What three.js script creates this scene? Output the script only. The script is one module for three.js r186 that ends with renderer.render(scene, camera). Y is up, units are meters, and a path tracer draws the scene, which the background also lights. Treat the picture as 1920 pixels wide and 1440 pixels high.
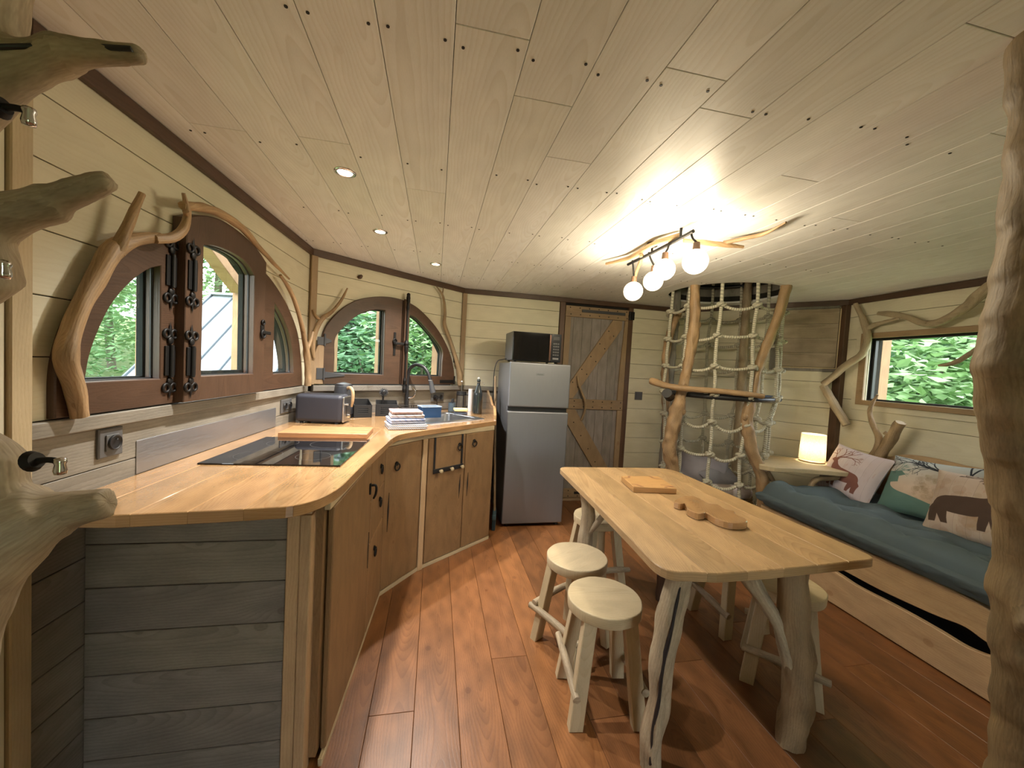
import * as THREE from 'three';
import { mergeGeometries } from 'three/addons/utils/BufferGeometryUtils.js';
import { RoundedBoxGeometry } from 'three/addons/geometries/RoundedBoxGeometry.js';
import { createNoise2D, createNoise3D } from 'simplex-noise';

// ---------------------------------------------------------------- camera, sky, exposure
const scene = new THREE.Scene();
const camera = new THREE.PerspectiveCamera(89.92, 4 / 3, 0.05, 200);
camera.rotation.order = 'YXZ';
camera.position.set(0, 1.41, 0);
camera.rotation.set(THREE.MathUtils.degToRad(-2.4), 0, THREE.MathUtils.degToRad(3.2));
scene.background = new THREE.Color(0.90, 0.97, 1.0);      // even overcast sky
scene.backgroundIntensity = 7.2;
const renderer = new THREE.WebGLRenderer({ antialias: true });
renderer.toneMapping = THREE.LinearToneMapping;
renderer.toneMappingExposure = 1.46;
renderer.shadowMap.enabled = true;
const LAMP = { globe: 0.47, spot: 7.0, table: 0.26 };        // candela per lamp
const WARM = new THREE.Color(1.0, 0.85, 0.60);
const HC = 2.19;                                           // ceiling height

// ---------------------------------------------------------------- small helpers
function mulberry(a) { return () => { a |= 0; a = a + 0x6D2B79F5 | 0; let t = Math.imul(a ^ a >>> 15, 1 | a); t = t + Math.imul(t ^ t >>> 7, 61 | t) ^ t; return ((t ^ t >>> 14) >>> 0) / 4294967296; }; }
const rnd = mulberry(20240517);
const rr = (a, b) => a + (b - a) * rnd();
const n2 = createNoise2D(mulberry(7)), n3 = createNoise3D(mulberry(11));
const V = (x, y, z) => new THREE.Vector3(x, y, z);
const clamp = (x, a, b) => Math.min(b, Math.max(a, x));
const sstep = (a, b, x) => { const t = clamp((x - a) / (b - a), 0, 1); return t * t * (3 - 2 * t); };
const usedNames = new Map();
function numbered(name) { const n = usedNames.get(name) || 0; usedNames.set(name, n + 1); return n ? name + '_' + String(n).padStart(3, '0') : name; }
function add(parent, name, geo, mat) {
  const m = new THREE.Mesh(geo, mat); m.name = numbered(name); m.castShadow = m.receiveShadow = true; parent.add(m); return m;
}
function tag(o, label, category, group) { o.userData.label = label; o.userData.category = category; if (group) o.userData.group = group; return o; }
function thing(name, label, category, pos = [0, 0, 0], turn = 0, group) {
  const g = new THREE.Group(); g.name = numbered(name); g.position.set(...pos); g.rotation.y = turn; scene.add(g);
  return tag(g, label, category, group);
}
function struct(name, pos = [0, 0, 0], turn = 0) {
  const g = new THREE.Group(); g.name = numbered(name); g.position.set(...pos); g.rotation.y = turn; g.userData.kind = 'structure'; scene.add(g); return g;
}
function plain(g) {                                          // position, normal, uv only, no index: so that anything merges with anything
  g = g.index ? g.toNonIndexed() : g;
  for (const k of Object.keys(g.attributes)) if (!['position', 'normal', 'uv'].includes(k)) g.deleteAttribute(k);
  if (!g.attributes.normal) g.computeVertexNormals();
  if (!g.attributes.uv) g.setAttribute('uv', new THREE.Float32BufferAttribute(new Float32Array(g.attributes.position.count * 2), 2));
  g.morphAttributes = {}; g.clearGroups(); return g;
}
const merge = (list) => mergeGeometries(list.map(plain));
const mv = (g, x = 0, y = 0, z = 0) => g.translate(x, y, z);
// a frame along a wall: s to the right seen from the room, y up, n into the room
function frame(ax, az, bx, bz) {
  const L = Math.hypot(bx - ax, bz - az), dx = (bx - ax) / L, dz = (bz - az) / L;
  return { L, turn: Math.atan2(-dz, dx), at: (s, y, n = 0) => [ax + dx * s - dz * n, y, az + dz * s + dx * n], dx, dz };
}
const PT = { F: [-1.226, -0.955], A: [-1.504, -2.812], B: [-0.538, -3.957], E: [1.845, -4.403], C: [3.0, -3.5], G: [3.375, -1.129], R1: [2.9, 1.615], R2: [-0.841, 1.615] };
const W = {}; for (const [k, a, b] of [['w1', 'F', 'A'], ['w2', 'A', 'B'], ['w3', 'B', 'E'], ['w4', 'E', 'C'], ['w5', 'C', 'G'], ['w6', 'G', 'R1'], ['w7', 'R1', 'R2'], ['w0', 'R2', 'F']]) W[k] = frame(...PT[a], ...PT[b]);
const ROOM = ['F', 'A', 'B', 'E', 'C', 'G', 'R1', 'R2'].map((k) => PT[k]);

// ---------------------------------------------------------------- procedural textures
const toS = (x) => { x = clamp(x, 0, 1); return 255 * (x <= 0.0031308 ? 12.92 * x : 1.055 * Math.pow(x, 1 / 2.4) - 0.055); };
function tex(w, h, fn, srgb = true) {
  const d = new Uint8Array(w * h * 4), c = [0, 0, 0];
  for (let y = 0, o = 0; y < h; y++) for (let x = 0; x < w; x++, o += 4) { fn(x, y, c); for (let k = 0; k < 3; k++) d[o + k] = srgb ? toS(c[k]) : clamp(c[k], 0, 1) * 255; d[o + 3] = 255; }
  const t = new THREE.DataTexture(d, w, h); t.wrapS = t.wrapT = THREE.RepeatWrapping; t.magFilter = THREE.LinearFilter; t.minFilter = THREE.LinearMipmapLinearFilter; t.generateMipmaps = true;
  if (srgb) t.colorSpace = THREE.SRGBColorSpace; t.needsUpdate = true; return t;
}
// Sawn timber: four boards side by side across v (0.2 m each), 2.4 m long; growth rings cut lengthwise, knots, fibres.
const TU = 2.4, TVV = 0.8;
function woodTex(o) {
  const w = o.w || 1024, h = o.h || 512, R = mulberry(o.seed), lanes = [];
  for (let i = 0; i < 4; i++) {
    const k = []; for (let j = 0; j < (o.knots ?? 2); j++) if (R() < 0.8) k.push([R() * TU, (R() - 0.5) * 0.13, 0.006 + R() * (o.knotR ?? 0.010)]);
    lanes.push({ v0: (R() - 0.5) * 0.12, d0: 0.015 + R() * 0.05, ph: R() * 6.28, ph2: R() * 6.28, a: 0.015 + R() * 0.05, k, off: R() * 50, tone: 1 + (R() - 0.5) * (o.laneTone ?? 0.12) });
  }
  const f = o.rings ?? 130, con = o.contrast ?? 0.45, fib = o.fibre ?? 0.10, blotch = o.blotch ?? 0.10, B = o.base, D = o.dark || [0.5, 0.42, 0.34];
  const bump = new Float32Array(w * h);
  const map = tex(w, h, (x, y, c) => {
    const u = x / w * TU, vv = y / h * TVV, L = lanes[Math.min(3, Math.floor(vv / 0.2))], v = vv % 0.2 - 0.1, cu = u / TU * 6.2832, ci = Math.cos(cu), si = Math.sin(cu);
    const warp = n3(ci * 1.3 + L.off, si * 1.3, v * 9) * 0.006 + n3(ci * 5 + L.off, si * 5, v * 22) * 0.0016;
    const dep = L.d0 + L.a * (Math.sin(cu + L.ph) * 0.6 + Math.sin(2 * cu + L.ph2) * 0.4);
    let r = Math.hypot(v - L.v0 + warp, dep), knot = 0, kring = 0;
    for (const [ku, kv, kr] of L.k) {
      let du = u - ku; if (du > TU / 2) du -= TU; if (du < -TU / 2) du += TU;
      const q = Math.hypot(du * 0.75, v - kv) / kr, q2 = Math.hypot(du * 0.35, v - kv) / kr;
      r += kr * 1.5 * Math.exp(-q2 * q2 / 5); const kk = 1 - sstep(0.75, 1.15, q); if (kk > knot) { knot = kk; kring = 0.6 + 0.4 * Math.sin(q * 9); }
      if (q < 2.2) knot = Math.max(knot, 0.25 * (1 - sstep(1, 2.2, q)));
    }
    const t = (r * f) % 1, late = Math.pow(t, 2.2) * (1 - sstep(0.93, 1, t));
    const fb = n3(ci * 14 + L.off, si * 14, v * 420) * 0.6 + n3(ci * 40 + L.off, si * 40, v * 900) * 0.4;
    const bl = n3(ci * 2.2 + L.off, si * 2.2, v * 14 + 3);
    let k = con * late; k = Math.max(k, knot * (o.knotDark ?? 0.8) * (0.7 + 0.3 * kring)); k = clamp(k, 0, 1);
    const g = L.tone * (1 + fb * fib + bl * blotch);
    for (let i = 0; i < 3; i++) c[i] = B[i] * ((1 - k) + k * D[i]) * g;
    bump[y * w + x] = 0.6 - 0.35 * late + fb * 0.2 - knot * 0.1;
  });
  const bt = tex(w, h, (x, y, c) => { c[0] = c[1] = c[2] = bump[y * w + x]; }, false);
  for (const t of [map, bt]) { t.repeat.set(1 / TU, 1 / TVV); t.anisotropy = 8; }
  return { map, bump: bt };
}
function woodMats(o, n, spread = 0.14, extra = {}) {           // a few tints of one timber
  const t = woodTex(o), R = mulberry(o.seed + 99), out = [];
  for (let i = 0; i < n; i++) {
    const g = 1 + (R() - 0.5) * 2 * spread, wv = 1 + (R() - 0.5) * spread * 0.6;
    out.push(new THREE.MeshPhysicalMaterial({ map: t.map, bumpMap: t.bump, bumpScale: o.bump ?? 0.0006, roughness: o.rough ?? 0.6, color: new THREE.Color(g, g, g * wv), ...extra }));
  }
  return out;
}
const M = {};
M.floor = woodMats({ seed: 1, base: [0.25, 0.104, 0.038], dark: [0.55, 0.45, 0.40], contrast: 0.55, rings: 120, blotch: 0.22, fibre: 0.14, rough: 0.36, knots: 3, laneTone: 0.3, bump: 0.0003 }, 6, 0.26);
M.ceil = woodMats({ seed: 2, base: [0.80, 0.80, 0.785], dark: [0.80, 0.76, 0.68], contrast: 0.5, rings: 85, blotch: 0.045, fibre: 0.04, rough: 0.42, knots: 1, knotDark: 0.4, laneTone: 0.05, bump: 0.0002 }, 5, 0.05);
M.cream = woodMats({ seed: 3, base: [0.64, 0.60, 0.455], dark: [0.88, 0.84, 0.76], contrast: 0.4, rings: 90, blotch: 0.035, fibre: 0.03, rough: 0.55, knots: 1, knotDark: 0.35, laneTone: 0.04, bump: 0.0002 }, 4, 0.04);
M.grey = woodMats({ seed: 4, base: [0.23, 0.21, 0.18], dark: [0.55, 0.50, 0.46], contrast: 0.5, rings: 110, blotch: 0.14, fibre: 0.14, rough: 0.6, knots: 3, knotR: 0.012, laneTone: 0.15 }, 4, 0.12);
M.counter = woodMats({ seed: 5, w: 1536, base: [0.43, 0.255, 0.12], dark: [0.62, 0.50, 0.36], contrast: 0.45, rings: 150, blotch: 0.16, fibre: 0.10, rough: 0.2, knots: 2, bump: 0.00025 }, 4, 0.10, { clearcoat: 1.0, clearcoatRoughness: 0.11 });
M.table = woodMats({ seed: 6, w: 1536, base: [0.43, 0.285, 0.145], dark: [0.58, 0.5, 0.4], contrast: 0.5, rings: 140, blotch: 0.13, fibre: 0.10, rough: 0.42, knots: 1, bump: 0.0003 }, 5, 0.12);
M.cab = woodMats({ seed: 7, base: [0.255, 0.152, 0.07], dark: [0.66, 0.58, 0.5], contrast: 0.45, rings: 140, blotch: 0.14, fibre: 0.14, rough: 0.5, knots: 1 }, 4, 0.10);
M.dark = woodMats({ seed: 8, base: [0.070, 0.037, 0.021], dark: [0.5, 0.42, 0.36], contrast: 0.5, rings: 150, blotch: 0.14, fibre: 0.14, rough: 0.45, knots: 0 }, 3, 0.12);
M.pale = woodMats({ seed: 9, base: [0.50, 0.405, 0.255], dark: [0.72, 0.62, 0.5], contrast: 0.32, rings: 130, blotch: 0.09, fibre: 0.07, rough: 0.55, knots: 1, knotDark: 0.5 }, 4, 0.08);
M.pine = woodMats({ seed: 10, base: [0.48, 0.33, 0.19], dark: [0.7, 0.6, 0.5], contrast: 0.4, rings: 110, blotch: 0.11, fibre: 0.09, rough: 0.55, knots: 3, knotR: 0.014 }, 4, 0.10);
M.drift = woodMats({ seed: 12, base: [0.32, 0.225, 0.125], dark: [0.5, 0.42, 0.34], contrast: 0.42, rings: 160, blotch: 0.25, fibre: 0.22, rough: 0.6, knots: 2, bump: 0.0012 }, 4, 0.10);
M.driftRed = woodMats({ seed: 13, base: [0.37, 0.245, 0.13], dark: [0.5, 0.4, 0.32], contrast: 0.5, rings: 150, blotch: 0.25, fibre: 0.18, rough: 0.55, knots: 2, bump: 0.001 }, 3, 0.08);
M.driftGrey = woodMats({ seed: 14, base: [0.37, 0.295, 0.195], dark: [0.5, 0.42, 0.36], contrast: 0.4, rings: 120, blotch: 0.22, fibre: 0.25, rough: 0.65, knots: 2, bump: 0.0014 }, 3, 0.08);
M.doorGrey = woodMats({ seed: 15, base: [0.255, 0.225, 0.20], dark: [0.55, 0.5, 0.48], contrast: 0.45, rings: 120, blotch: 0.16, fibre: 0.16, rough: 0.65, knots: 2 }, 4, 0.14);
M.trim = M.pine.map((m) => { const c = m.clone(); c.color.multiplyScalar(0.62); return c; });
const pick = (list) => list[Math.floor(rnd() * list.length)];
const std = (r, g, b, rough = 0.5, metal = 0, extra = {}) => new THREE.MeshPhysicalMaterial({ color: new THREE.Color().setRGB(r, g, b), roughness: rough, metalness: metal, ...extra });
M.black = std(0.012, 0.012, 0.014, 0.45); M.iron = std(0.018, 0.017, 0.017, 0.5, 0.6); M.steel = std(0.55, 0.55, 0.56, 0.28, 1); M.chrome = std(0.7, 0.7, 0.72, 0.1, 1);
M.backing = std(0.03, 0.028, 0.026, 0.9, 0, { specularIntensity: 0 }); M.glass = std(1, 1, 1, 0.0, 0, { transmission: 1, thickness: 0, ior: 1.45 });
M.grub = std(0.05, 0.052, 0.058, 0.5); M.white = std(0.75, 0.75, 0.73, 0.5);

// ---------------------------------------------------------------- timber geometry
// grain runs along `axis`; the board's own lane of the texture is chosen per board
function grain(g, axis, lane = Math.floor(rnd() * 4), off = rnd() * TU) {
  g = plain(g); const p = g.attributes.position, uv = g.attributes.uv; g.computeBoundingBox(); const lo = g.boundingBox.min, a = V(), b = V(), c = V();
  const ax = 'xyz'.indexOf(axis);
  for (let i = 0; i < p.count; i += 3) {
    a.fromBufferAttribute(p, i); b.fromBufferAttribute(p, i + 1); c.fromBufferAttribute(p, i + 2);
    const n = b.clone().sub(a).cross(c.clone().sub(a)), m = [Math.abs(n.x), Math.abs(n.y), Math.abs(n.z)], k = m.indexOf(Math.max(...m));
    const other = [0, 1, 2].filter((q) => q !== k && q !== ax);
    for (let j = 0; j < 3; j++) {
      const q = [p.getX(i + j), p.getY(i + j), p.getZ(i + j)], l = [lo.x, lo.y, lo.z];
      if (k === ax) uv.setXY(i + j, q[other[0]] * 0.3 + off, (q[other[1]] - l[other[1]]) * 0.9 + lane * 0.2 + 0.01);
      else uv.setXY(i + j, q[ax] + off, (q[other[0]] - l[other[0]]) + lane * 0.2 + 0.008 + (k % 2) * 0.004);
    }
  }
  return g;
}
function slab(pts, t, bev = 0.0018, holes = []) {              // polygon in x,y; thickness along z from 0 to t; eased edges
  const s = new THREE.Shape(pts.map(([x, y]) => new THREE.Vector2(x, y)));
  for (const h of holes) s.holes.push(new THREE.Path(h.map(([x, y]) => new THREE.Vector2(x, y))));
  const g = new THREE.ExtrudeGeometry(s, { depth: t - 2 * bev, bevelEnabled: bev > 0, bevelThickness: bev, bevelSize: bev, bevelOffset: -bev, bevelSegments: 1, curveSegments: 8, steps: 1 });
  return g.translate(0, 0, bev);
}
const rect = (x0, y0, x1, y1) => [[x0, y0], [x1, y0], [x1, y1], [x0, y1]];
const bar = (w, h, d, bev = 0.002) => mv(slab(rect(-w / 2, 0, w / 2, h), d, bev), 0, 0, -d / 2);   // box standing on y=0
function rbox(w, h, d, r = 0.005, seg = 2) { return mv(new RoundedBoxGeometry(w, h, d, seg, Math.min(r, w / 2.01, h / 2.01, d / 2.01)), 0, h / 2, 0); }
const cyl = (r0, r1, h, n = 20) => mv(new THREE.CylinderGeometry(r1, r0, h, n), 0, h / 2, 0);
function flat(g) { return g.rotateX(-Math.PI / 2); }           // x,y polygon laid on the ground: y -> -z, thickness up
function clipHalf(pts, ax, az, bx, bz) {                        // keep what lies to the right of a->b in plan (room side of a wall)
  const out = [], side = (p) => (bx - ax) * (p[1] - az) - (bz - az) * (p[0] - ax);
  for (let i = 0; i < pts.length; i++) {
    const p = pts[i], q = pts[(i + 1) % pts.length], a = side(p), b = side(q);
    if (a >= 0) out.push(p);
    if (a * b < 0) { const t = a / (a - b); out.push([p[0] + (q[0] - p[0]) * t, p[1] + (q[1] - p[1]) * t]); }
  }
  return out;
}
function clipRoom(pts) { for (let i = 0; i < ROOM.length && pts.length; i++) pts = clipHalf(pts, ...ROOM[i], ...ROOM[(i + 1) % ROOM.length]); return pts; }
const area = (p) => { let s = 0; for (let i = 0; i < p.length; i++) { const q = p[(i + 1) % p.length]; s += p[i][0] * q[1] - q[0] * p[i][1]; } return s / 2; };
// row of boards u0..u1 between v0 and v1 with an opening whose edges are L(v) and R(v) (null: no opening at v)
function rowPieces(u0, u1, v0, v1, open) {
  if (!open) return [rect(u0, v0, u1, v1)];
  const N = 10, vs = []; for (let i = 0; i <= N; i++) vs.push(v0 + (v1 - v0) * i / N);
  const os = vs.map((v) => open(v)), any = os.some(Boolean), all = os.every(Boolean);
  if (!any) return [rect(u0, v0, u1, v1)];
  if (all) {
    const l = [[u0, v0], ...vs.map((v, i) => [os[i][0], v]), [u0, v1]], r = [[u1, v1], ...vs.map((v, i) => [os[i][1], v]).reverse(), [u1, v0]];
    return [l, r].filter((p) => Math.abs(area(p)) > 0.0006);
  }
  const idx = os.map((o, i) => (o ? i : -1)).filter((i) => i >= 0), lo = idx[0] === 0;   // opening touches the lower edge, else the upper one
  const ls = idx.map((i) => [os[i][0], vs[i]]), rs = idx.map((i) => [os[i][1], vs[i]]);
  if (lo) return [[[u0, v0], ...ls, ...rs.reverse(), [u1, v0], [u1, v1], [u0, v1]]];
  return [[[u0, v0], [u1, v0], [u1, v1], ...rs.reverse(), ...ls, [u0, v1]]];
}
// ---------------------------------------------------------------- natural wood: limbs with a wandering outline
function limb(pts, o = {}) {                                   // pts: [x, y, z, radius]
  const P = pts.map((p) => V(p[0], p[1], p[2])), curve = new THREE.CatmullRomCurve3(P, false, 'centripetal');
  const len = curve.getLength(), n = o.n || Math.max(6, Math.ceil(len / (o.step || 0.03))), k = o.k || 12, ph = rnd() * 90, am = o.rough ?? 0.10;
  const pos = [], nor = [], uv = [], idx = []; let up = V(0.31, 0.77, 0.55), t0 = null; const nrm = V(), bin = V(), off = rnd() * TU, lane = rnd() * TVV;
  for (let i = 0; i <= n; i++) {
    const t = i / n, c = curve.getPoint(t), tan = curve.getTangent(t), f = t * (pts.length - 1), j = Math.min(pts.length - 2, Math.floor(f)), e = f - j;
    const r0 = pts[j][3] + (pts[j + 1][3] - pts[j][3]) * (e * e * (3 - 2 * e));
    nrm.copy(up).addScaledVector(tan, -up.dot(tan)).normalize(); up.copy(nrm); bin.crossVectors(tan, nrm);
    for (let a = 0; a <= k; a++) {
      const th = a / k * 6.28319, cx = Math.cos(th), sx = Math.sin(th);
      const w = 1 + am * n3(cx * 0.9 + ph, sx * 0.9, t * len * 7) + am * 0.7 * n3(cx * 2.2 + ph, sx * 2.2 + 9, t * len * 4) , r = r0 * w;
      pos.push(c.x + (nrm.x * cx + bin.x * sx) * r, c.y + (nrm.y * cx + bin.y * sx) * r, c.z + (nrm.z * cx + bin.z * sx) * r);
      nor.push(nrm.x * cx + bin.x * sx, nrm.y * cx + bin.y * sx, nrm.z * cx + bin.z * sx); uv.push(t * len + off, lane + (a / k) * Math.min(0.5, 6.28 * r0));
    }
  }
  for (let i = 0; i < n; i++) for (let a = 0; a < k; a++) { const q = i * (k + 1) + a; idx.push(q, q + 1, q + k + 1, q + 1, q + k + 2, q + k + 1); }
  const g = new THREE.BufferGeometry(); g.setAttribute('position', new THREE.Float32BufferAttribute(pos, 3)); g.setAttribute('normal', new THREE.Float32BufferAttribute(nor, 3)); g.setAttribute('uv', new THREE.Float32BufferAttribute(uv, 2)); g.setIndex(idx);
  g.computeVertexNormals();                                    // close the seam's shading
  const N = g.attributes.normal; for (let i = 0; i <= n; i++) { const a = i * (k + 1), b = a + k; const m = V(N.getX(a) + N.getX(b), N.getY(a) + N.getY(b), N.getZ(a) + N.getZ(b)).normalize(); N.setXYZ(a, m.x, m.y, m.z); N.setXYZ(b, m.x, m.y, m.z); }
  const parts = [plain(g)];
  for (const end of [0, n]) {                                  // sawn or broken ends
    const c = curve.getPoint(end / n), tan = curve.getTangent(end / n).multiplyScalar(end ? 1 : -1), ep = [], eu = [], b0 = end * (k + 1), bulge = (pts[end ? pts.length - 1 : 0][3]) * (o.dome ?? 0.12);
    const tip = c.clone().addScaledVector(tan, bulge);
    for (let a = 0; a < k; a++) {
      const A = V(pos[(b0 + a) * 3], pos[(b0 + a) * 3 + 1], pos[(b0 + a) * 3 + 2]), B = V(pos[(b0 + a + 1) * 3], pos[(b0 + a + 1) * 3 + 1], pos[(b0 + a + 1) * 3 + 2]);
      const tri = end ? [A, B, tip] : [B, A, tip]; for (const q of tri) { ep.push(q.x, q.y, q.z); eu.push(q.x * 0.3, lane + q.y * 0.5 + q.z * 0.5); }
    }
    const eg = new THREE.BufferGeometry(); eg.setAttribute('position', new THREE.Float32BufferAttribute(ep, 3)); eg.setAttribute('uv', new THREE.Float32BufferAttribute(eu, 2)); eg.computeVertexNormals(); parts.push(eg);
  }
  return mergeGeometries(parts);
}
const limbs = (list, o) => merge(list.map((l) => limb(l, o)));
const onWall = (w, pts, n) => pts.map(([s, y, r, nn]) => [...W[w].at(s, y, nn ?? n), r]);   // wall coordinates to room coordinates
// Forked timber as one skin: smooth union of tapered capsules, meshed by surface nets.
function fork(bones, o = {}) {
  const cell = o.cell || 0.008, K = o.k ?? 0.03, am = o.amp ?? 0.004, lo = V(9e9, 9e9, 9e9), hi = V(-9e9, -9e9, -9e9);
  const B = bones.map(([p, q, r0, r1]) => ({ p: V(...p), q: V(...q), d: V(...q).sub(V(...p)), r0, r1, len: V(...p).distanceTo(V(...q)) }));
  for (const b of B) for (const [p, r] of [[b.p, b.r0], [b.q, b.r1]]) { lo.min(p.clone().subScalar(r + 0.02)); hi.max(p.clone().addScalar(r + 0.02)); }
  const nx = Math.ceil((hi.x - lo.x) / cell) + 2, ny = Math.ceil((hi.y - lo.y) / cell) + 2, nz = Math.ceil((hi.z - lo.z) / cell) + 2, F = new Float32Array(nx * ny * nz);
  const dist = (x, y, z) => {
    let s = 0, m = 9e9; const ds = [];
    for (const b of B) {
      const ax = x - b.p.x, ay = y - b.p.y, az = z - b.p.z, raw = (ax * b.d.x + ay * b.d.y + az * b.d.z) / (b.len * b.len), h = clamp(raw, 0, 1);
      let d = Math.hypot(ax - b.d.x * h, ay - b.d.y * h, az - b.d.z * h) - (b.r0 + (b.r1 - b.r0) * h);
      if (b.cut !== false && raw > 1) d = Math.max(Math.hypot(ax - b.d.x * raw, ay - b.d.y * raw, az - b.d.z * raw) - b.r1, (raw - 1) * b.len * 1.0 - b.r1 * 0.06);   // sawn end, not a dome
      ds.push(d); if (d < m) m = d;
    }
    for (const d of ds) s += Math.exp(-(d - m) / K * 2.2);
    return m - K / 2.2 * Math.log(s);
  };
  for (let k = 0, i = 0; k < nz; k++) for (let j = 0; j < ny; j++) for (let l = 0; l < nx; l++, i++) {
    const x = lo.x + l * cell, y = lo.y + j * cell, z = lo.z + k * cell; let d = dist(x, y, z);
    if (Math.abs(d) < 0.03) d += am * (n3(x * 9, y * 9, z * 9) + 0.5 * n3(x * 24, y * 24, z * 24)); F[i] = d;
  }
  const at = (l, j, k) => F[l + nx * (j + ny * k)], vid = new Int32Array(nx * ny * nz).fill(-1), vp = [], idx = [];
  for (let k = 0; k < nz - 1; k++) for (let j = 0; j < ny - 1; j++) for (let l = 0; l < nx - 1; l++) {
    let c = 0, sx = 0, sy = 0, sz = 0, mask = 0; const v = [];
    for (let b = 0; b < 8; b++) { const d = at(l + (b & 1), j + (b >> 1 & 1), k + (b >> 2)); v.push(d); if (d < 0) mask |= 1 << b; }
    if (mask === 0 || mask === 255) continue;
    for (let b = 0; b < 8; b++) for (const e of [1, 2, 4]) if (!(b & e)) { const a = v[b], d = v[b | e]; if (a < 0 !== d < 0) { const t = a / (a - d); c++; sx += (b & 1) + (e === 1 ? t : 0); sy += (b >> 1 & 1) + (e === 2 ? t : 0); sz += (b >> 2) + (e === 4 ? t : 0); } }
    vid[l + nx * (j + ny * k)] = vp.length / 3; vp.push(lo.x + (l + sx / c) * cell, lo.y + (j + sy / c) * cell, lo.z + (k + sz / c) * cell);
  }
  const id = (l, j, k) => vid[l + nx * (j + ny * k)];
  for (let k = 1; k < nz - 1; k++) for (let j = 1; j < ny - 1; j++) for (let l = 1; l < nx - 1; l++) {
    const a = at(l, j, k) < 0;
    const quad = (p, q, r, s, f) => { if (p < 0 || q < 0 || r < 0 || s < 0) return; if (f) idx.push(p, q, r, p, r, s); else idx.push(p, r, q, p, s, r); };
    if (a !== at(l + 1, j, k) < 0) quad(id(l, j - 1, k - 1), id(l, j, k - 1), id(l, j, k), id(l, j - 1, k), a);
    if (a !== at(l, j + 1, k) < 0) quad(id(l - 1, j, k - 1), id(l - 1, j, k), id(l, j, k), id(l, j, k - 1), a);
    if (a !== at(l, j, k + 1) < 0) quad(id(l - 1, j - 1, k), id(l, j - 1, k), id(l, j, k), id(l - 1, j, k), a);
  }
  let g = new THREE.BufferGeometry(); g.setAttribute('position', new THREE.Float32BufferAttribute(vp, 3)); g.setIndex(idx); g.computeVertexNormals(); g = g.toNonIndexed();
  const p = g.attributes.position, uv = new Float32Array(p.count * 2), e1 = B.map((b) => { const t = b.d.clone().normalize(), u = (Math.abs(t.y) > 0.8 ? V(1, 0, 0) : V(0, 1, 0)).cross(t).normalize(); return [u, t.clone().cross(u)]; });
  const offs = []; let run = 0; for (const b of B) { offs.push(run); run += b.len; }
  for (let i = 0; i < p.count; i += 3) {
    const cx = (p.getX(i) + p.getX(i + 1) + p.getX(i + 2)) / 3, cy = (p.getY(i) + p.getY(i + 1) + p.getY(i + 2)) / 3, cz = (p.getZ(i) + p.getZ(i + 1) + p.getZ(i + 2)) / 3; let best = 0, bd = 9e9;
    B.forEach((b, q) => { const ax = cx - b.p.x, ay = cy - b.p.y, az = cz - b.p.z, h = clamp((ax * b.d.x + ay * b.d.y + az * b.d.z) / (b.len * b.len), 0, 1), d = Math.hypot(ax - b.d.x * h, ay - b.d.y * h, az - b.d.z * h) - (b.r0 + (b.r1 - b.r0) * h); if (d < bd) { bd = d; best = q; } });
    const b = B[best], [u, w] = e1[best], rm = Math.max(b.r0, b.r1); let a0 = null;
    for (let j = 0; j < 3; j++) {
      const q = V(p.getX(i + j), p.getY(i + j), p.getZ(i + j)).sub(b.p); let an = Math.atan2(q.dot(w), q.dot(u)); if (a0 === null) a0 = an; else { if (an - a0 > 3.1416) an -= 6.2832; if (an - a0 < -3.1416) an += 6.2832; }
      uv[(i + j) * 2] = q.dot(b.d) / b.len + offs[best]; uv[(i + j) * 2 + 1] = 0.4 + an * rm * 0.8;
    }
  }
  g.setAttribute('uv', new THREE.BufferAttribute(uv, 2)); return g;
}
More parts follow.
